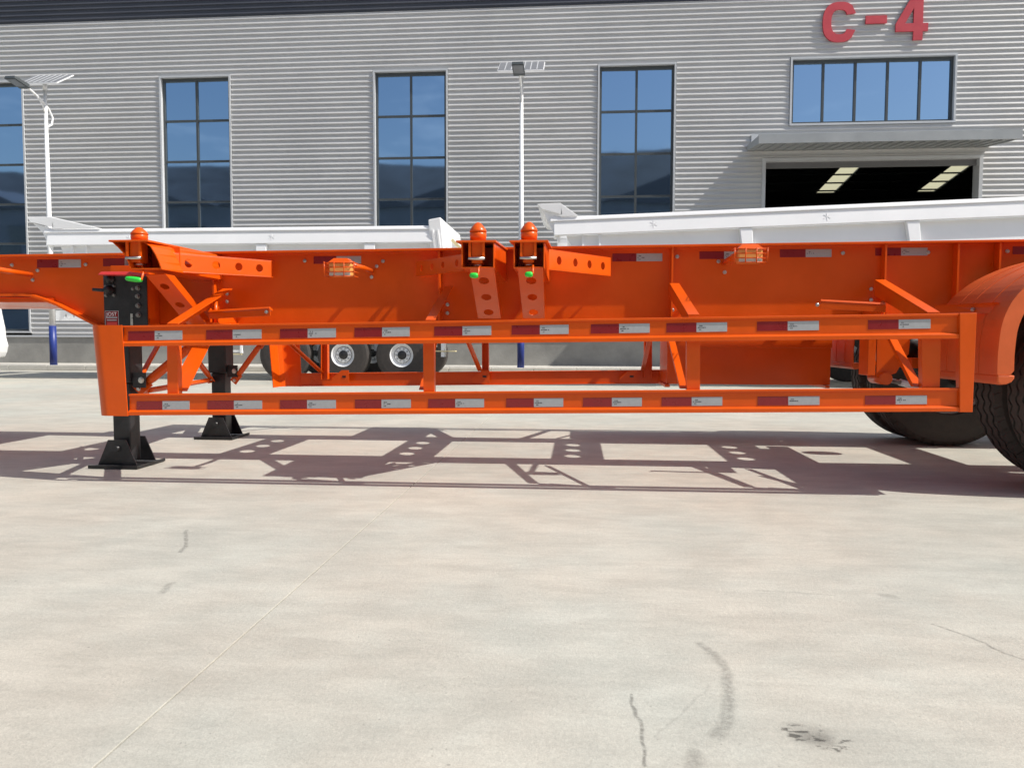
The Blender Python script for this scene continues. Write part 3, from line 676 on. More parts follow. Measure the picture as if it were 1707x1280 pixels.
# middle pair
for (xa, xb, px, xt0, xt1, sxa, sxb, sba, sbb) in ((769, 824, 797, 760, 827, 783, 824, 797, 835), (856, 908, 882, 849, 914, 863, 905, 872, 908)):
    Yn = 3.87; A = at(xa, 405, Yn); B = at(xb, 405, Yn); C = at(xa, 447, Yn); z0, z1 = C.z, A.z; yb = YN-.006; za = zt(A.x)-.016; zb2 = z0-.02
    m = MB()
    for x in (A.x, B.x-.006): m.hexa([(x, Yn, z0), (x+.006, Yn, z0), (x+.006, yb, zb2), (x, yb, zb2)], [(x, Yn, z1), (x+.006, Yn, z1), (x+.006, yb, za), (x, yb, za)])
    m.hexa([(A.x+.007, Yn+.004, z0), (B.x-.007, Yn+.004, z0), (B.x-.007, yb, zb2), (A.x+.007, yb, zb2)], [(A.x+.007, Yn+.004, z0+.006), (B.x-.007, Yn+.004, z0+.006), (B.x-.007, yb, zb2+.006), (A.x+.007, yb, zb2+.006)])
    m.box(A.x+.007, B.x-.007, Yn+.20, Yn+.206, z0+.007, z1-.002)
    og = obj('outrigger', m, ORANGE, tr, bevel=.001)
    T0 = at(xt0, 402, Yn-.01); T1 = at(xt1, 402, Yn-.01)
    m = MB(); m.hexa([(T0.x, Yn-.012, z1+.001), (T1.x, Yn-.012, z1+.001), (T1.x, yb, za+.001), (T0.x, yb, za+.001)], [(T0.x, Yn-.012, z1+.011), (T1.x, Yn-.012, z1+.011), (T1.x, yb, za+.011), (T0.x, yb, za+.011)])
    obj('top_plate', m, ORANGE, og, bevel=.002)
    # sloping strut below with holes
    c0 = at(sxa, 448, 3.90); c1 = at(sxb, 448, 3.90); c2 = at(sbb, 531, 4.42); c3 = at(sba, 531, 4.42)
    L = (c3-c0).length; Wd = (c1-c0).length
    m = MB(); m.holed(c0, c1, c2, c3, [(.5, v, .027/Wd, .036/L) for v in (.22, .54, .86)], (0, .0055, .003))
    for (p, q) in ((c0, c3), (c1, c2)): m.slab([p, q, q+V(0, .05, .02), p+V(0, .05, .02)], (.005 if p is c0 else -.005, 0, 0))
    obj('outrigger_strut', m, ORANGE, tr, bevel=.001)
twist_lock(797, 371, 402, 3.93, grip=((783, 459), (797, 459.5)))
twist_lock(882, 370, 401, 3.93, grip=((875, 457.5), (888, 457.5)))
holes_arm((915, 417), (915, 448), 3.96, (1018, 431), (1018, 459), 4.50, (.15, .40, .63, .86))
holes_arm((772, 425), (772, 449), 3.98, (693, 438), (693, 459), 4.50, (.12, .40, .63, .86), r=.019)
# gusset strip seen between the two locks, leaning brace on the web behind
A = at(826, 536, 4.5); m = MB(); m.slab([at(852, 538, 4.52), at(868, 536, 4.52), at(888, 500, 4.52), at(880, 498, 4.52)], (0, .02, 0)); obj('outrigger_gusset', m, ORANGE, tr)
# front outrigger (bell-shaped)
Yn = 3.87; yb = YN-.006
LP = [(187, 404), (197, 413), (207, 424), (213, 437), (217, 449)]; RP = [(241, 404), (252, 411), (260, 424), (266, 437), (270, 449)]
la = [at(*p, Yn) for p in LP]; ra = [at(*p, Yn) for p in RP]
fl = lambda p: Vector((p.x, yb, zt(p.x)-.017)); m = MB()
def side_plate(pts, sx):
    n = len(pts); ytop = zt(pts[0].x)-.017
    for i in range(n-1):
        p, q = pts[i], pts[i+1]; fz = lambda r_: ytop - (pts[0].z-r_.z)*1.05
        X = pts[-1].x if sx > 0 else pts[-1].x
        m.slab([p, q, Vector((X, yb, fz(q))), Vector((X, yb, fz(p)))], (.006*sx, 0, 0))
side_plate(la, 1); side_plate(ra, -1)
z0 = la[-1].z; m.hexa([(la[-1].x+.007, Yn+.002, z0), (ra[-1].x-.007, Yn+.002, z0), (ra[-1].x-.007, yb, z0-.01), (la[-1].x+.007, yb, z0-.01)], [(la[-1].x+.007, Yn+.002, z0+.006), (ra[-1].x-.007, Yn+.002, z0+.006), (ra[-1].x-.007, yb, z0-.004), (la[-1].x+.007, yb, z0-.004)])
m.box(la[-1].x+.007, ra[-1].x-.007, Yn+.20, Yn+.206, z0+.007, la[0].z-.002)
og = obj('outrigger', m, ORANGE, tr)
T0 = at(181, 403, Yn-.01); T1 = at(247, 402, Yn-.01); z1 = la[0].z; za = zt(T0.x)-.02
m = MB(); m.hexa([(T0.x, Yn-.012, z1+.001), (T1.x, Yn-.012, z1+.001), (T1.x+.03, yb, za+.001), (T0.x+.02, yb, za+.001)], [(T0.x, Yn-.012, z1+.011), (T1.x, Yn-.012, z1+.011), (T1.x+.03, yb, za+.011), (T0.x+.02, yb, za+.011)])
obj('top_plate', m, ORANGE, og, bevel=.002)
twist_lock(232, 379, 402, 3.93, grip=((209, 464), (236, 467)))
holes_arm((287, 423), (287, 452), 4.04, (452, 436), (452, 461), 4.50, (.15, .42, .65, .87), r=.023)
# strut of the front outrigger: two-sided channel going down and inwards
c0 = at(243, 459, 3.93); c1 = at(276, 457, 3.93); c3 = at(312, 541, 4.42); c2 = at(345, 541, 4.42); L = (c3-c0).length; Wd = (c1-c0).length
m = MB(); m.holed(c0, c1, c2, c3, [(.45, v, .024/Wd, .03/L) for v in (.22, .58)], (0, .0055, .003)); m.slab([c1, c2, c2+V(0, .09, .0), c1+V(0, .09, .0)], (-.006, 0, 0))
obj('outrigger_strut', m, ORANGE, tr, bevel=.001)
# far side outriggers (simple mirrored pair, mostly hidden)
for px in (232, 797, 882):
    x = at(px, 400, 3.93).x; y0 = 2*YM-3.87; z1 = 1.262
    m = MB(); m.box(x-.09, x-.084, YF+.007, y0, z1-.13, z1-.001); m.box(x+.084, x+.09, YF+.007, y0, z1-.13, z1-.001); m.box(x-.11, x+.11, YF+.007, y0, z1, z1+.01); m.box(x-.083, x+.083, YF+.007, y0, z1-.13, z1-.124)
    m.slab([(x-.06, y0-.03, z1-.131), (x+.06, y0-.03, z1-.131), (x+.06, YF+.1, .83), (x-.06, YF+.1, .83)], (0, 0, -.006))
    obj('outrigger', m, ORANGE, tr)

# ---- marker lamps in wire cages ------------------------------------------------------------------------
def marker(x0, x1, y0, y1, Y, tube_pts, side):
    A = at(x0, y1, Y); B = at(x1, y0, Y); w = B.x-A.x; h = B.z-A.z; D = .07
    b = MB(); b.box(A.x, B.x, Y, Y+D, A.z+h*.0, B.z)
    L = obj('marker_lamp', b, LENS, tr, bevel=.008, label='caged amber side marker lamp')
    obj('lens_strip', MB().box(A.x+.004, B.x-.004, Y-.004, Y-.0005, A.z+.004, A.z+h*.30), LENSC, L)
    obj('lamp_cap', MB().hexa([(A.x-.004, Y-.006, B.z+.001), (B.x+.004, Y-.006, B.z+.001), (B.x+.004, Y+D, B.z+.001), (A.x-.004, Y+D, B.z+.001)], [(A.x+w*.2, Y+.01, B.z+.026), (B.x-w*.2, Y+.01, B.z+.026), (B.x-w*.2, Y+D, B.z+.026), (A.x+w*.2, Y+D, B.z+.026)]), ORANGE, L)
    m = MB(); yc = Y-.012
    for k in range(4):
        z = A.z+h*k/3; m.tube([(A.x-.02, yc, z), (B.x+.02, yc, z)], .0028, 6); m.tube([(B.x+.02, yc, z), (B.x+.02, Y+D, z)], .0028, 6); m.tube([(A.x-.02, yc, z), (A.x-.02, Y+D, z)], .0028, 6)
    for k in range(4): x = A.x-.02+(w+.04)*k/3; m.tube([(x, yc-.004, A.z-.004), (x, yc-.004, B.z+.006)], .0028, 6)
    obj('cage', m, ORANGE, L)
    if tube_pts: obj('lamp_stalk', MB().tube([at(*p) for p in tube_pts], [.014, .0145, .013][:len(tube_pts)], 12), ORANGE, L)
    return L
marker(548, 585, 438, 461, 4.08, [(588, 443, 4.12), (606, 447, 4.3), (620, 452, 4.55)], 1)
marker(1230, 1272, 415, 438, 4.08, [(1228, 425, 4.12), (1216, 432, 4.4), (1207, 438, 4.56)], -1)
obj('lamp_stalk', MB().tube([at(-60, 440, 4.1), at(0, 450, 4.2), at(52, 458, 4.5)], [.016, .016, .015], 12), ORANGE, tr)

# ---- landing gear -----------------------------------------------------------------------------------------
XL = -2.69
def leg(yc, near):
    s = -1 if near else 1; x = XL if near else XL-.035
    o = obj('landing_leg', MB().box(x-.07, x+.07, yc-.07, yc+.07, .50, 1.14), BLACK, tr, bevel=.008, label='black landing leg on the near side' if near else 'black landing leg on the far side')
    obj('inner_tube', MB().box(x-.054, x+.054, yc-.054, yc+.054, .03, .4995), BLACK, o, bevel=.008)
    # shoe: two trapezoids and a tray
    m = MB()
    for y in (yc-.105, yc+.095): m.slab([(x-.12, y, .016), (x+.12, y, .016), (x+.055, y, .165), (x-.055, y, .165)], (0, .008, 0))
    m.box(x-.15, x+.15, yc-.155, yc+.155, .004, .012); m.box(x-.15, x+.15, yc-.155, yc-.147, .0125, .022); m.box(x+.143, x+.15, yc-.146, yc+.155, .0125, .022)
    m.tube([(x, yc-.125, .115), (x, yc+.12, .115)], .017, 12)
    obj('foot', m, BLACK, o)
    obj('strut_bracket', MB().box(x+.071, x+.11, yc-.05, yc+.05, .50, .53).box(x+.071, x+.15, yc-.045, yc-.037, .47, .56), BLACK, o)
    obj('strut_bracket', MB().box(x-.11, x-.071, yc-.04, yc+.04, .50, .52), BLACK, o)
    bolt(o, (x+.125, yc-.046, .515), .014)
    if near:
        A = at(173, 548, 4.30); B = at(243, 458, 4.30); P = MB(); yy = yc-.078
        P.hexa([(A.x, yy, A.z), (B.x-.02, yy, A.z), (B.x-.02, yy+.007, A.z), (A.x, yy+.007, A.z)], [(A.x, yy, A.z+.02), (B.x-.0, yy, A.z+.02), (B.x-.0, yy+.007, A.z+.02), (A.x, yy+.007, A.z+.02)])
        P.box(A.x, B.x, yy, yy+.007, A.z+.0201, B.z); pl = obj('gear_plate', P, BLACK, o, bevel=.002)
        obj('plate_edge', MB().box(B.x-.003, B.x+.002, yy+.008, yy+.09, A.z+.06, B.z), ORANGE, o)
        Y0 = yy
        for (bx, by) in ((230.5, 480), (230.5, 494), (231, 509.5), (231.5, 525)): bolt(pl, at(bx, by, Y0), .0115, depth=.02, mt=DARKSTEEL)
        for (bx, by) in ((177, 477.5), (190.5, 477), (190.5, 492), (177, 492.5), (222, 482)): bolt(pl, at(bx, by, Y0), .008, depth=.012, mt=DARKSTEEL)
        c = at(184.5, 466, Y0); obj('gear_boss', MB().lathe([(.026, 0), (.026, .012), (.02, .012), (.02, .018), (.012, .018), (.012, .026), (.006, .027)], c, (0, -1, 0), 20), BLACK, pl)
        c = at(184, 484, Y0); obj('gear_housing', MB().lathe([(.032, 0), (.028, .02), (.02, .035), (.016, .05)], c, (0, -1, 0), 18).box(c.x-.03, c.x+.03, Y0-.008, Y0-.0005, c.z-.035, c.z+.035), BLACK, pl)
        c = at(180, 484, Y0-.03); obj('crank_shaft', MB().tube([c, c+V(-.035, -.015, 0), c+V(-.075, -.03, .003)], [.011, .010, .009], 10), BLACK, pl)
        obj('sliding_strip', MB().box(at(218, 530, Y0).x, at(222, 530, Y0).x, Y0-.004, Y0-.0005, A.z+.02, at(220, 523, Y0).z), STEEL, pl)
        a = at(176, 546, Y0); b = at(198, 518, Y0); npz = MB(); npz.box(a.x, b.x, Y0-.0025, Y0-.0005, a.z, b.z, 0); npz.box(a.x+.003, b.x-.003, Y0-.0032, Y0-.0026, a.z, b.z-.003, 1)
        zt_ = b.z-.036
        npz.box(a.x+.008, b.x-.008, Y0-.0038, Y0-.0033, zt_-.008, zt_, 0); npz.box(a.x+.012, b.x-.012, Y0-.0038, Y0-.0033, zt_-.022, zt_-.015, 0); npz.box(a.x+.012, b.x-.01, Y0-.0038, Y0-.0033, zt_-.052, zt_-.030, 2)
        pn = obj('name_plate', npz, [TSIL, TRED, REDLID], pl)
        cu = bpy.data.curves.new('brand_text', 'FONT'); cu.body = 'JOST'; cu.size = .030; cu.extrude = .0004; cu.align_x = 'CENTER'
        to = bpy.data.objects.new('tmp', cu); S.collection.objects.link(to); dg = bpy.context.evaluated_depsgraph_get(); me = bpy.data.meshes.new_from_object(to.evaluated_get(dg)); bpy.data.objects.remove(to)
        me.materials.clear(); me.materials.append(WHITEP); tx = bpy.data.objects.new('lettering', me); S.collection.objects.link(tx); tx.parent = pl
        p = V((a.x+b.x)/2, Y0-.0038, b.z-.030); tx.location = p-WL[pl]; tx.rotation_euler = (pi/2, 0, 0); WL[tx] = p
        bpy.data.objects.remove(pn) if False else None
        A = at(171, 459, 4.26); B = at(238, 459, 4.26); m = MB()
        m.hexa([(A.x, 4.21, B.z+.0), (B.x-.002, 4.21, B.z-.004), (B.x, 4.48, B.z+.0), (A.x, 4.48, B.z+.0)], [(A.x+.015, 4.22, B.z+.018), (B.x-.06, 4.22, B.z+.018), (B.x-.04, 4.48, B.z+.02), (A.x+.015, 4.48, B.z+.02)])
        obj('gear_lid', m, REDLID, o, bevel=.004)
    return o
leg(4.385, True); leg(5.70, False)
# mounting plates to the beams
for y0, y1 in ((4.456, 4.563), (5.577, 5.629)): obj('leg_mount', MB().box(XL-.12, XL+.12, y0, y1, .82, 1.20), ORANGE, tr)
# bracing of the legs: flattened tubes
def brace(p, q, r=.018, flat=True):
    p = at(*p); q = at(*q); m = MB(); d = (q-p).normalized(); L = (q-p).length
    m.tube([p+d*.06, p+d*.10, q-d*.10, q-d*.06], [r*.8, r, r, r*.8], 10)
    m.bar(p-d*.02, p+d*.07, .006, r*2.6, (0, 1, 0)); m.bar(q-d*.07, q+d*.02, .006, r*2.6, (0, 1, 0))
    o = obj('leg_brace', m, ORANGE, tr)
    bolt(o, p+V(0, -.004, 0), .010); return o
brace((232, 648, 4.36), (332, 566, 4.52), .028)
brace((228, 640, 4.40), (272, 560, 4.95), .016)
brace((240, 652, 4.40), (352, 633, 5.62), .018)
brace((352, 632, 5.60), (300, 562, 4.9), .02)
brace((391, 634, 5.68), (440, 566, 5.6), .022)

# ---- wheels, fenders, axle ----------------------------------------------------------------------------------
XA = 2.665; RT = .505
def axle(xa, first=None):
    w = .255
    parts = []
    for (yc, side) in ((3.965, -1), (4.285, 1), (5.855, -1), (6.175, 1)):
        if first is None or side is not None:
            if not axle.proto:
                o = obj('wheel', rim_mesh(xa, yc, RT, .285, .10, -1), RIMM, tr); t_ = obj('tyre', tyre_mesh(xa, yc, RT, RT, w, .275), RUBBER, o)
                axle.proto.append((o, t_, WL[o]-V(xa, yc, RT), WL[t_]-V(xa, yc, RT)))
            else:
                o, t_, a, b = axle.proto[0]; c = dup_at(o, V(xa, yc, RT)+a, tr); dup_at(t_, V(xa, yc, RT)+b, c)
    obj('axle', MB().tube([(xa, 4.0, RT), (xa, 6.14, RT)], .065, 14), BLACK, tr)
    for y in (4.46, 5.68):
        m = MB(); m.lathe([(.19, 0), (.19, .10)], (xa, y-.05, RT), (0, 1, 0), 24); obj('brake_drum', m, BLACK, tr)
axle.proto = []
for k in range(3): axle(XA + 1.42*k)
def fender(y0, y1, xa, outer_near):
    pr = [(-.69, .60), (-.69, .72), (-.672, .86), (-.615, .975), (-.51, 1.07), (-.38, 1.14), (-.235, 1.187), (-.1, 1.21), (0, 1.215)]
    cp = [pr[0]]
    for i in range(len(pr)-1):
        p0 = pr[max(i-1, 0)]; p1 = pr[i]; p2 = pr[i+1]; p3 = pr[min(i+2, len(pr)-1)]
        for k in range(1, 5):
            t = k/4; cp.append(tuple(.5*(2*p1[j]+(p2[j]-p0[j])*t+(2*p0[j]-5*p1[j]+4*p2[j]-p3[j])*t*t+(3*p1[j]-p0[j]-3*p2[j]+p3[j])*t**3) for j in (0, 1)))
    pr = cp + [(-x, z) for x, z in cp[-2::-1]]
    P = [(xa+x, z) for x, z in pr]; c = (xa, .62)
    ins = []
    for (x, z) in P:
        dx, dz = c[0]-x, c[1]-z; L = max(.01, sqrt(dx*dx+dz*dz)); k = .075 if z > .62 else .06; ins.append((x+dx/L*k, z+dz/L*k))
    m = MB()
    for i in range(len(P)-1):
        (xa_, za), (xb, zb) = P[i], P[i+1]
        m.hexa([(xa_, y0, za), (xb, y0, zb), (xb+(c[0]-xb)*.01, y0, zb-.006), (xa_+(c[0]-xa_)*.01, y0, za-.006)], [(xa_, y1, za), (xb, y1, zb), (xb+(c[0]-xb)*.01, y1, zb-.006), (xa_+(c[0]-xa_)*.01, y1, za-.006)])
        yl = y0 if outer_near else y1; t = -.006 if outer_near else .006
        m.slab([(P[i][0], yl, P[i][1]), (P[i+1][0], yl, P[i+1][1]), (ins[i+1][0], yl, ins[i+1][1]), (ins[i][0], yl, ins[i][1])], (0, t, 0))
    bm_sm = len(m.smooth); m.smooth = [False]*bm_sm
    o = obj('fender', m, FENDER, tr)
    # moulded ribs round the arch
    for yy in (y0+.17, y0+.36, y0+.5):
        m = MB()
        for i in range(len(P)-1): m.bar((P[i][0], yy, P[i][1]+.002), (P[i+1][0], yy, P[i+1][1]+.002), .012, .005, (0, 1, 0))
        obj('fender_rib', m, FENDER, o)
    bx = P[0][0]; m = MB(); toe = [(0, .5985), (0, .57), (.006, .558), (.018, .553), (.045, .556), (.066, .566), (.078, .582), (.080, .5985)]
    m.slab([(bx+x, y0-.006 if outer_near else y0, z) for x, z in toe], (0, y1-y0+.006, 0))
    obj('fender_toe', m, FENDER, o, bevel=.006)
for k in range(3):
    fender(3.80, 4.46, XA+1.42*k, True)
    fender(5.70, 6.34, XA+1.42*k, False)
# fender arm
m = MB(); a = [at(1560, 524, 4.2), at(1560, 509, 4.2), at(1660, 504, 3.9), at(1678, 508, 3.88), at(1666, 522, 3.9)]
m.slab(a, (0, .006, 0)); o = obj('fender_bracket', m, ORANGE, tr); bolt(o, at(1669, 515, 3.885)); bolt(o, at(1621, 516, 4.02), .008)
# suspension hanger and linkage
m = MB(); hp = [(1462, 560), (1518, 560), (1515, 590), (1503, 606), (1494, 622), (1475, 628), (1461, 628)]
m.slab([at(*p, 4.50) for p in hp], (0, .01, 0)); m.slab([at(*p, 4.62) for p in hp], (0, .01, 0)); A = at(1448, 560, 4.5); B = at(1459, 626, 4.5); m.box(A.x, B.x, 4.50, 4.64, B.z, A.z)
obj('suspension_hanger', m, ORANGE, tr, bevel=.002)
obj('torque_rod', MB().tube([at(1472, 630, 4.56), at(1486, 634, 4.58), at(1502, 638, 4.6)], .014, 10), STEEL, tr)
obj('torque_rod', MB().tube([at(1500, 637, 4.6), at(1524, 644, 4.62), at(1600, 660, 4.7)], .02, 10), WHITEP, tr)
a = at(1474, 628, 4.5); obj('spring_eye', MB().tube([(a.x, 4.47, a.z-.01), (a.x, 4.66, a.z-.01)], .035, 14), ORANGE, tr)
m = MB()
for k in range(6): m.bar((2.10, 4.57, .62-k*.013), (3.00, 4.57, .62-k*.013), .075, .011, (0, 1, 0))
obj('leaf_spring', m, BLACK, tr)
m = MB()
for k in range(6): m.bar((2.03, 5.57, .66-k*.022), (3.05, 5.57, .66-k*.022), .075, .012, (0, 1, 0))
obj('leaf_spring', m, BLACK, tr)
obj('hanger_cross_tube', MB().box(1.95, 2.05, 4.66, 5.5, .60, .66), ORANGE, tr)
obj('brake_chamber', MB().lathe([(.07, 0), (.08, .02), (.08, .1), (.06, .14)], (2.28, 5.2, .62), (-1, 0, 0), 18), BLACK, tr)
obj('air_tank', MB().lathe([(.02, 0), (.09, .02), (.1, .05), (.1, .55), (.09, .58), (.02, .6)], (1.98, 4.75, .72), (0, 1, 0), 20), BLACK, tr)
# toolbox hanging on the far side
A = at(1112, 641, 5.75); B = at(1385, 641, 5.75); z0 = .435
m = MB(); m.box(A.x, B.x, 5.765, 6.26, z0, .80); tb = obj('tool_box', m, ORANGE, tr, bevel=.004, label='large plain orange box under the frame')
obj('lid', MB().box(A.x-.004, B.x+.004, 5.753, 5.7645, .705, .80), ORANGE, tb, bevel=.003)
obj('foot_rail', MB().box(A.x-.02, A.x+.015, 5.71, 6.2, z0-.02, z0-.001).box(B.x-.05, B.x-.02, 5.71, 6.2, z0-.02, z0-.001), ORANGE, tb)
m = MB(); m.box(A.x+.1, A.x+.14, 5.6, 5.78, .80, .83); m.box(B.x-.14, B.x-.1, 5.6, 5.78, .80, .83); obj('hanger', m, ORANGE, tb)
# key plates on the far guard seen from inside
for px in (566, 800, 1045):
    a = at(px-12, 638, 6.23); b = at(px+10, 617, 6.23)
    m = MB(); m.slab([(a.x, 6.22, a.z), (b.x+.03, 6.22, a.z), (b.x+.03, 6.22, b.z), (b.x-.03, 6.22, b.z), (a.x, 6.22, a.z+.04)], (0, .006, 0)); o = obj('latch_plate', m, ORANGE, tr)
    obj('key_slot', MB().box(b.x-.025, b.x+.005, 6.217, 6.2195, a.z+.045, a.z+.06), BLACK, o)

# ------------------------------------------------------------------ white dump trailers
def dump_trailer(label, L, group, wheels, ribs, fin=.95, hood=.48):
    """local frame: x along the body, y away from camera, origin at its left front ground point"""
    t = thing('dump_trailer', label, 'trailer', (0, 0, 0), group)
    Z0, Z1 = 1.58, 2.78; D = 2.3
    m = MB(); m.hexa([(.45, -.06, Z0), (L-.05, -.06, Z0), (L-.05, D+.06, Z0), (.45, D+.06, Z0)], [(.10, .10, Z1-.30), (L, .10, Z1-.30), (L, D-.10, Z1-.30), (.10, D-.10, Z1-.30)])
    body = obj('tub', m, WHITEP, t, bevel=.01)
    m = MB(); m.hexa([(-.10, -.02, Z1-.299), (L, -.02, Z1-.299), (L, .10, Z1-.299), (-.10, .10, Z1-.299)], [(-.10, .03, Z1-.07), (L, .03, Z1-.07), (L, .12, Z1-.07), (-.10, .12, Z1-.07)]); m.box(-.10, L, D-.12, D, Z1-.30+.001, Z1-.07)
    obj('side_board', m, WHITEP, t, bevel=.008)
    m = MB(); m.hexa([(-.16, .005, Z1-.069), (L, .005, Z1-.069), (L, .14, Z1-.069), (-.16, .14, Z1-.069)], [(-.16, .03, Z1), (L, .03, Z1), (L, .14, Z1), (-.16, .14, Z1)]); m.box(-.16, L, D-.14, D+.03, Z1-.069, Z1); obj('top_rail', m, WHITEP, t, bevel=.012)
    for x in ribs:
        obj('side_post', MB().hexa([(x+.06, -.15, Z0), (x+.20, -.15, Z0), (x+.20, -.061, Z0), (x+.06, -.061, Z0)], [(x, .0, Z1-.301), (x+.20, .0, Z1-.301), (x+.20, .099, Z1-.301), (x, .099, Z1-.301)]), WHITEP, t, bevel=.01)
    for x in (.35, .62): obj('side_post', MB().hexa([(x, -.10, Z0+.1), (x+.035, -.10, Z0+.1), (x+.035, -.045, Z0+.1), (x, -.045, Z0+.1)], [(x, .04, Z1-.302), (x+.035, .04, Z1-.302), (x+.035, .099, Z1-.302), (x, .099, Z1-.302)]), WHITEP, t)
    # embossed star marks of the tie bolts
    for x in (.3+L*.0+1.2, 4.2, 7.6):
        if x < L-.3:
            m = MB()
            for a in (30, 90, 150): m.bar((x-.06*cos(radians(a)), .003-.013*sin(radians(a)), Z1-.18-.06*sin(radians(a))), (x+.06*cos(radians(a)), .003+.013*sin(radians(a)), Z1-.18+.06*sin(radians(a))), .004, .010, (0, 1, 0))
            obj('tie_bolt', m, WHITEP, t)
    # tail hood
    m = MB(); m.hexa([(-hood+.08, .0, Z1+.13), (.05, .0, Z1+.03), (.05, D, Z1+.03), (-hood+.08, D, Z1+.13)], [(-hood, .0, Z1+.22), (.02, .0, Z1+.22), (.02, D, Z1+.22), (-hood, D, Z1+.22)])
    m.slab([(.02, .0, Z1+.215), (.02, .0, Z1+.001), (fin, .0, Z1+.001)], (0, .03, 0))
    m.slab([(-hood+.09, .04, Z1+.12), (.04, .04, Z1+.0), (-.02, .04, Z1-.42), (-.09, .04, Z1-.30), (-.20, .04, Z1-.06)], (0, .02, 0))
    obj('tail_hood', m, WHITEP, t, bevel=.006)
    # chassis
    m = MB(); m.box(.9, L-.2, .75, .87, 1.08, 1.50); m.box(.9, L-.2, 1.43, 1.55, 1.08, 1.50); obj('chassis_rail', m, WHITEP, t)
    m = MB(); m.holed((.02, .02, 1.09), (2.2, .02, 1.09), (2.2, .02, 1.28), (.02, .02, 1.28), [(.09+.072*k, .5, .010, .20) for k in range(8)], (0, .05, 0)); m.box(.9, 1.0, .08, .74, 1.1, 1.27)
    obj('perforated_bumper', m, WHITEP, t)
    R = .475
    proto = None
    for x in wheels:
        for y in (.14, D-.14):
            if proto is None:
                o = obj('wheel', rim_mesh(x, y, R, .235, .125, -1), WHITEP, t); ty = obj('tyre', tyre_mesh(x, y, R, R, .27, .215, 48, False), RUBBER, o)
                hb = MB().lathe([(.150, .03), (.150, .060), (.085, .062), (.08, .10), (.05, .115)], (x, y, R), (0, -1, 0), 20)
                h_ = obj('hub', hb, BLACK, o)
                for k in range(10): a = 2*pi*k/10; obj('wheel_nut', MB().lathe([(.019, .0625), (.019, .085)], (x+.115*cos(a), y, R+.115*sin(a)), (0, -1, 0), 6), WHITEP, h_) if False else None
                nb = MB()
                for k in range(10): a = 2*pi*k/10; nb.lathe([(.019, .0625), (.019, .085)], (x+.115*cos(a), y, R+.115*sin(a)), (0, -1, 0), 6)
                nt = obj('wheel_nuts', nb, RIMM, o, kind='stuff')
                proto = (o, ty, h_, nt, V(x, y, R))
            else:
                o, ty, h_, nt, p0 = proto; dlt = V(x, y, R)-p0
                c = dup_at(o, WL[o]+dlt, t); dup_at(ty, WL[ty]+dlt, c); dup_at(h_, WL[h_]+dlt, c); dup_at(nt, WL[nt]+dlt, c)
        obj('axle', MB().tube([(x, .3, R), (x, D-.3, R)], .06, 10), BLACK, t)
    if wheels:
        x0, x1 = min(wheels), max(wheels)
        m = MB(); m.box(x0-.6, x1+.6, .0, .30, 1.02, 1.05); m.box(x1+.55, x1+.60, .0, .30, .62, 1.02); m.box(x1+.72, x1+.78, .02, .20, .45, 1.08); obj('mudguard', m, WHITEP, t)
        obj('mudguard_edge', MB().box(x1+.52, x1+.98, .0, .18, .54, .56), CREAM, t)
        for xa, xb in zip(sorted(wheels), sorted(wheels)[1:]): xm = (xa+xb)/2; obj('equaliser', MB().slab([(xm-.03, .3, .95), (xm+.03, .3, .95), (xm+.035, .3, .55), (xm-.035, .3, .55)], (0, .04, 0)), TRIM, t)
        m = MB(); xx = x0-1.45
        for z in (.52, .68, .82): m.box(xx, xx+.62, .05, .10, z, z+.035)
        for x in (xx, xx+.29, xx+.6): m.box(x, x+.035, .04, .11, .50, .86)
        obj('side_guard', m, WHITEP, t); obj('guard_edge', MB().box(xx, xx+.62, .045, .105, .47, .49), CREAM, t)
    return t, Z1, D
T1a = at(75, 378, 13.6); T1b = at(712, 378, 13.6); L1 = T1b.x-T1a.x
wx = [at(p, 594.5, 13.74).x - T1a.x for p in (468, 564, 661)]
dt, Z1, D = dump_trailer('white dump trailer at left, parked parallel behind the orange trailer', L1, 'white dump trailers in the yard', wx, [1.55, 3.9, 5.9])
dt.location = (T1a.x+.12, 13.6, 0)
m = MB(); m.hexa([(L1-.02, .0, 1.5), (L1+.26, .0, 1.5), (L1+.26, D, 1.5), (L1-.02, D, 1.5)], [(L1-.10, .0, Z1+.10), (L1+.12, .0, Z1+.14), (L1+.12, D, Z1+.14), (L1-.10, D, Z1+.10)])
fw = obj('front_wall', m, WHITEP, dt, bevel=.015)
m = MB()
for x in (.10, .19): m.hexa([(L1+x+.02, -.02, 1.5), (L1+x+.05, -.02, 1.5), (L1+x+.05, -.001, 1.5), (L1+x+.02, -.001, 1.5)], [(L1+x-.14, -.02, 2.70), (L1+x-.11, -.02, 2.70), (L1+x-.11, -.001, 2.70), (L1+x-.14, -.001, 2.70)])
obj('corner_rib', m, WHITEP, fw)
m = MB(); m.slab([(L1+.27, .3, 1.6), (L1+.27, .3, 2.55), (L1+.58, .3, 2.25), (L1+.62, .3, 2.42), (L1+.72, .3, 2.40), (L1+.80, .3, 1.6)], (0, .5, 0)); obj('cylinder_cover', m, WHITEP, dt)
obj('cover_edge', MB().bar((L1+.275, .28, 2.56), (L1+.585, .28, 2.26), .03, .05, (0, 1, 0)), CREAM, dt)
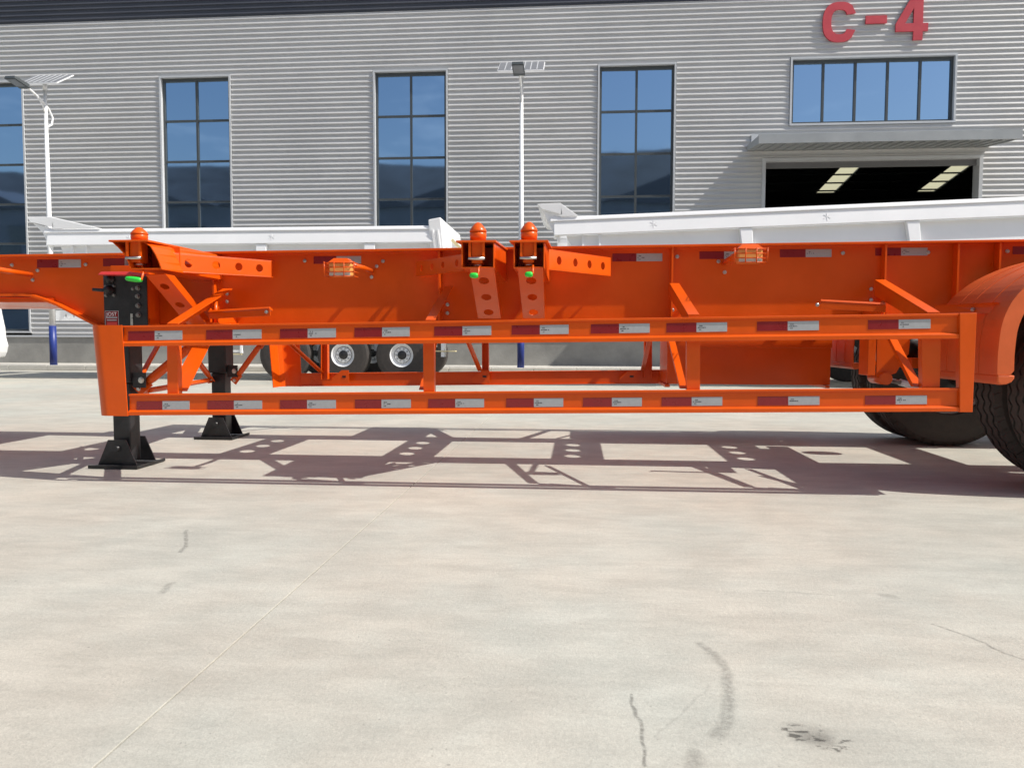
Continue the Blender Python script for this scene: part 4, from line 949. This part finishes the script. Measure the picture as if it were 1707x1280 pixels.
# second one, turned a little
A2 = at(930, 362, 12.6); B2 = at(1707, 328, 12.6)
tilt2 = atan2(B2.z-A2.z, B2.x-A2.x); L2 = 9.5
dt2, Z1, D = dump_trailer('white dump trailer at right, its nose raised, before the open workshop door', L2, 'white dump trailers in the yard', [5.2, 6.25, 7.3], [2.85, 5.4, 7.9], .30, .36)
dt2.rotation_euler = (0, -tilt2, 0); dt2.location = (A2.x+.12, A2.y, -.03)     # nose jacked up a little
for ch in dt2.children:
    if ch.name.split('.')[0] in ('wheel', 'axle', 'mudguard', 'mudguard_edge', 'equaliser'): ch.location.z -= ch.location.x*math.tan(tilt2)-.03
# third white vehicle: only its rounded nose shows at the left edge
ct = thing('white_car', 'white vehicle nose just showing at the left edge under the gooseneck', 'car', (-12.2, 13.0, 0))
a = at(6, 540, 13.75); xr = a.x+.16; m = MB()
sec = [(.35, 0), (.55, .05), (.75, .0), (1.0, -.03), (1.25, -.10), (1.45, -.12)]
rings = []
for (z, dx) in [(.40, -.05), (.5, 0), (.62, .03), (.78, -.01), (.95, -.02), (1.15, -.06), (1.40, -.10), (1.62, -.13), (1.75, -.22)]:
    rings.append([(xr+dx-.25, 12.25, z), (xr+dx-.06, 12.35, z), (xr+dx, 12.6, z), (xr+dx, 13.3, z), (xr+dx-.06, 13.7, z), (xr+dx-.25, 13.85, z), (xr-3.6, 13.85, z), (xr-3.6, 12.25, z)])
n = 8; vs = [p for r_ in rings for p in r_]; fs = [[i*n+k, i*n+(k+1) % n, (i+1)*n+(k+1) % n, (i+1)*n+k] for i in range(len(rings)-1) for k in range(n)] + [list(range(n)), [len(vs)-n+k for k in range(n)]]
obj('body', MB().add(vs, fs), WHITEP, ct, bevel=.03)
for x in (xr-.8, xr-2.9):
    for y in (12.34, 13.76):
        o = obj('wheel', rim_mesh(x, y, .33, .2, .06, -1 if y < 13 else 1), RIMM, ct); obj('tyre', tyre_mesh(x, y, .33, .33, .2, .19, 40, False), RUBBER, o)
obj('windscreen', MB().box(xr-2.4, xr-1.0, 12.235, 12.249, 1.25, 1.6), GLASS, ct)
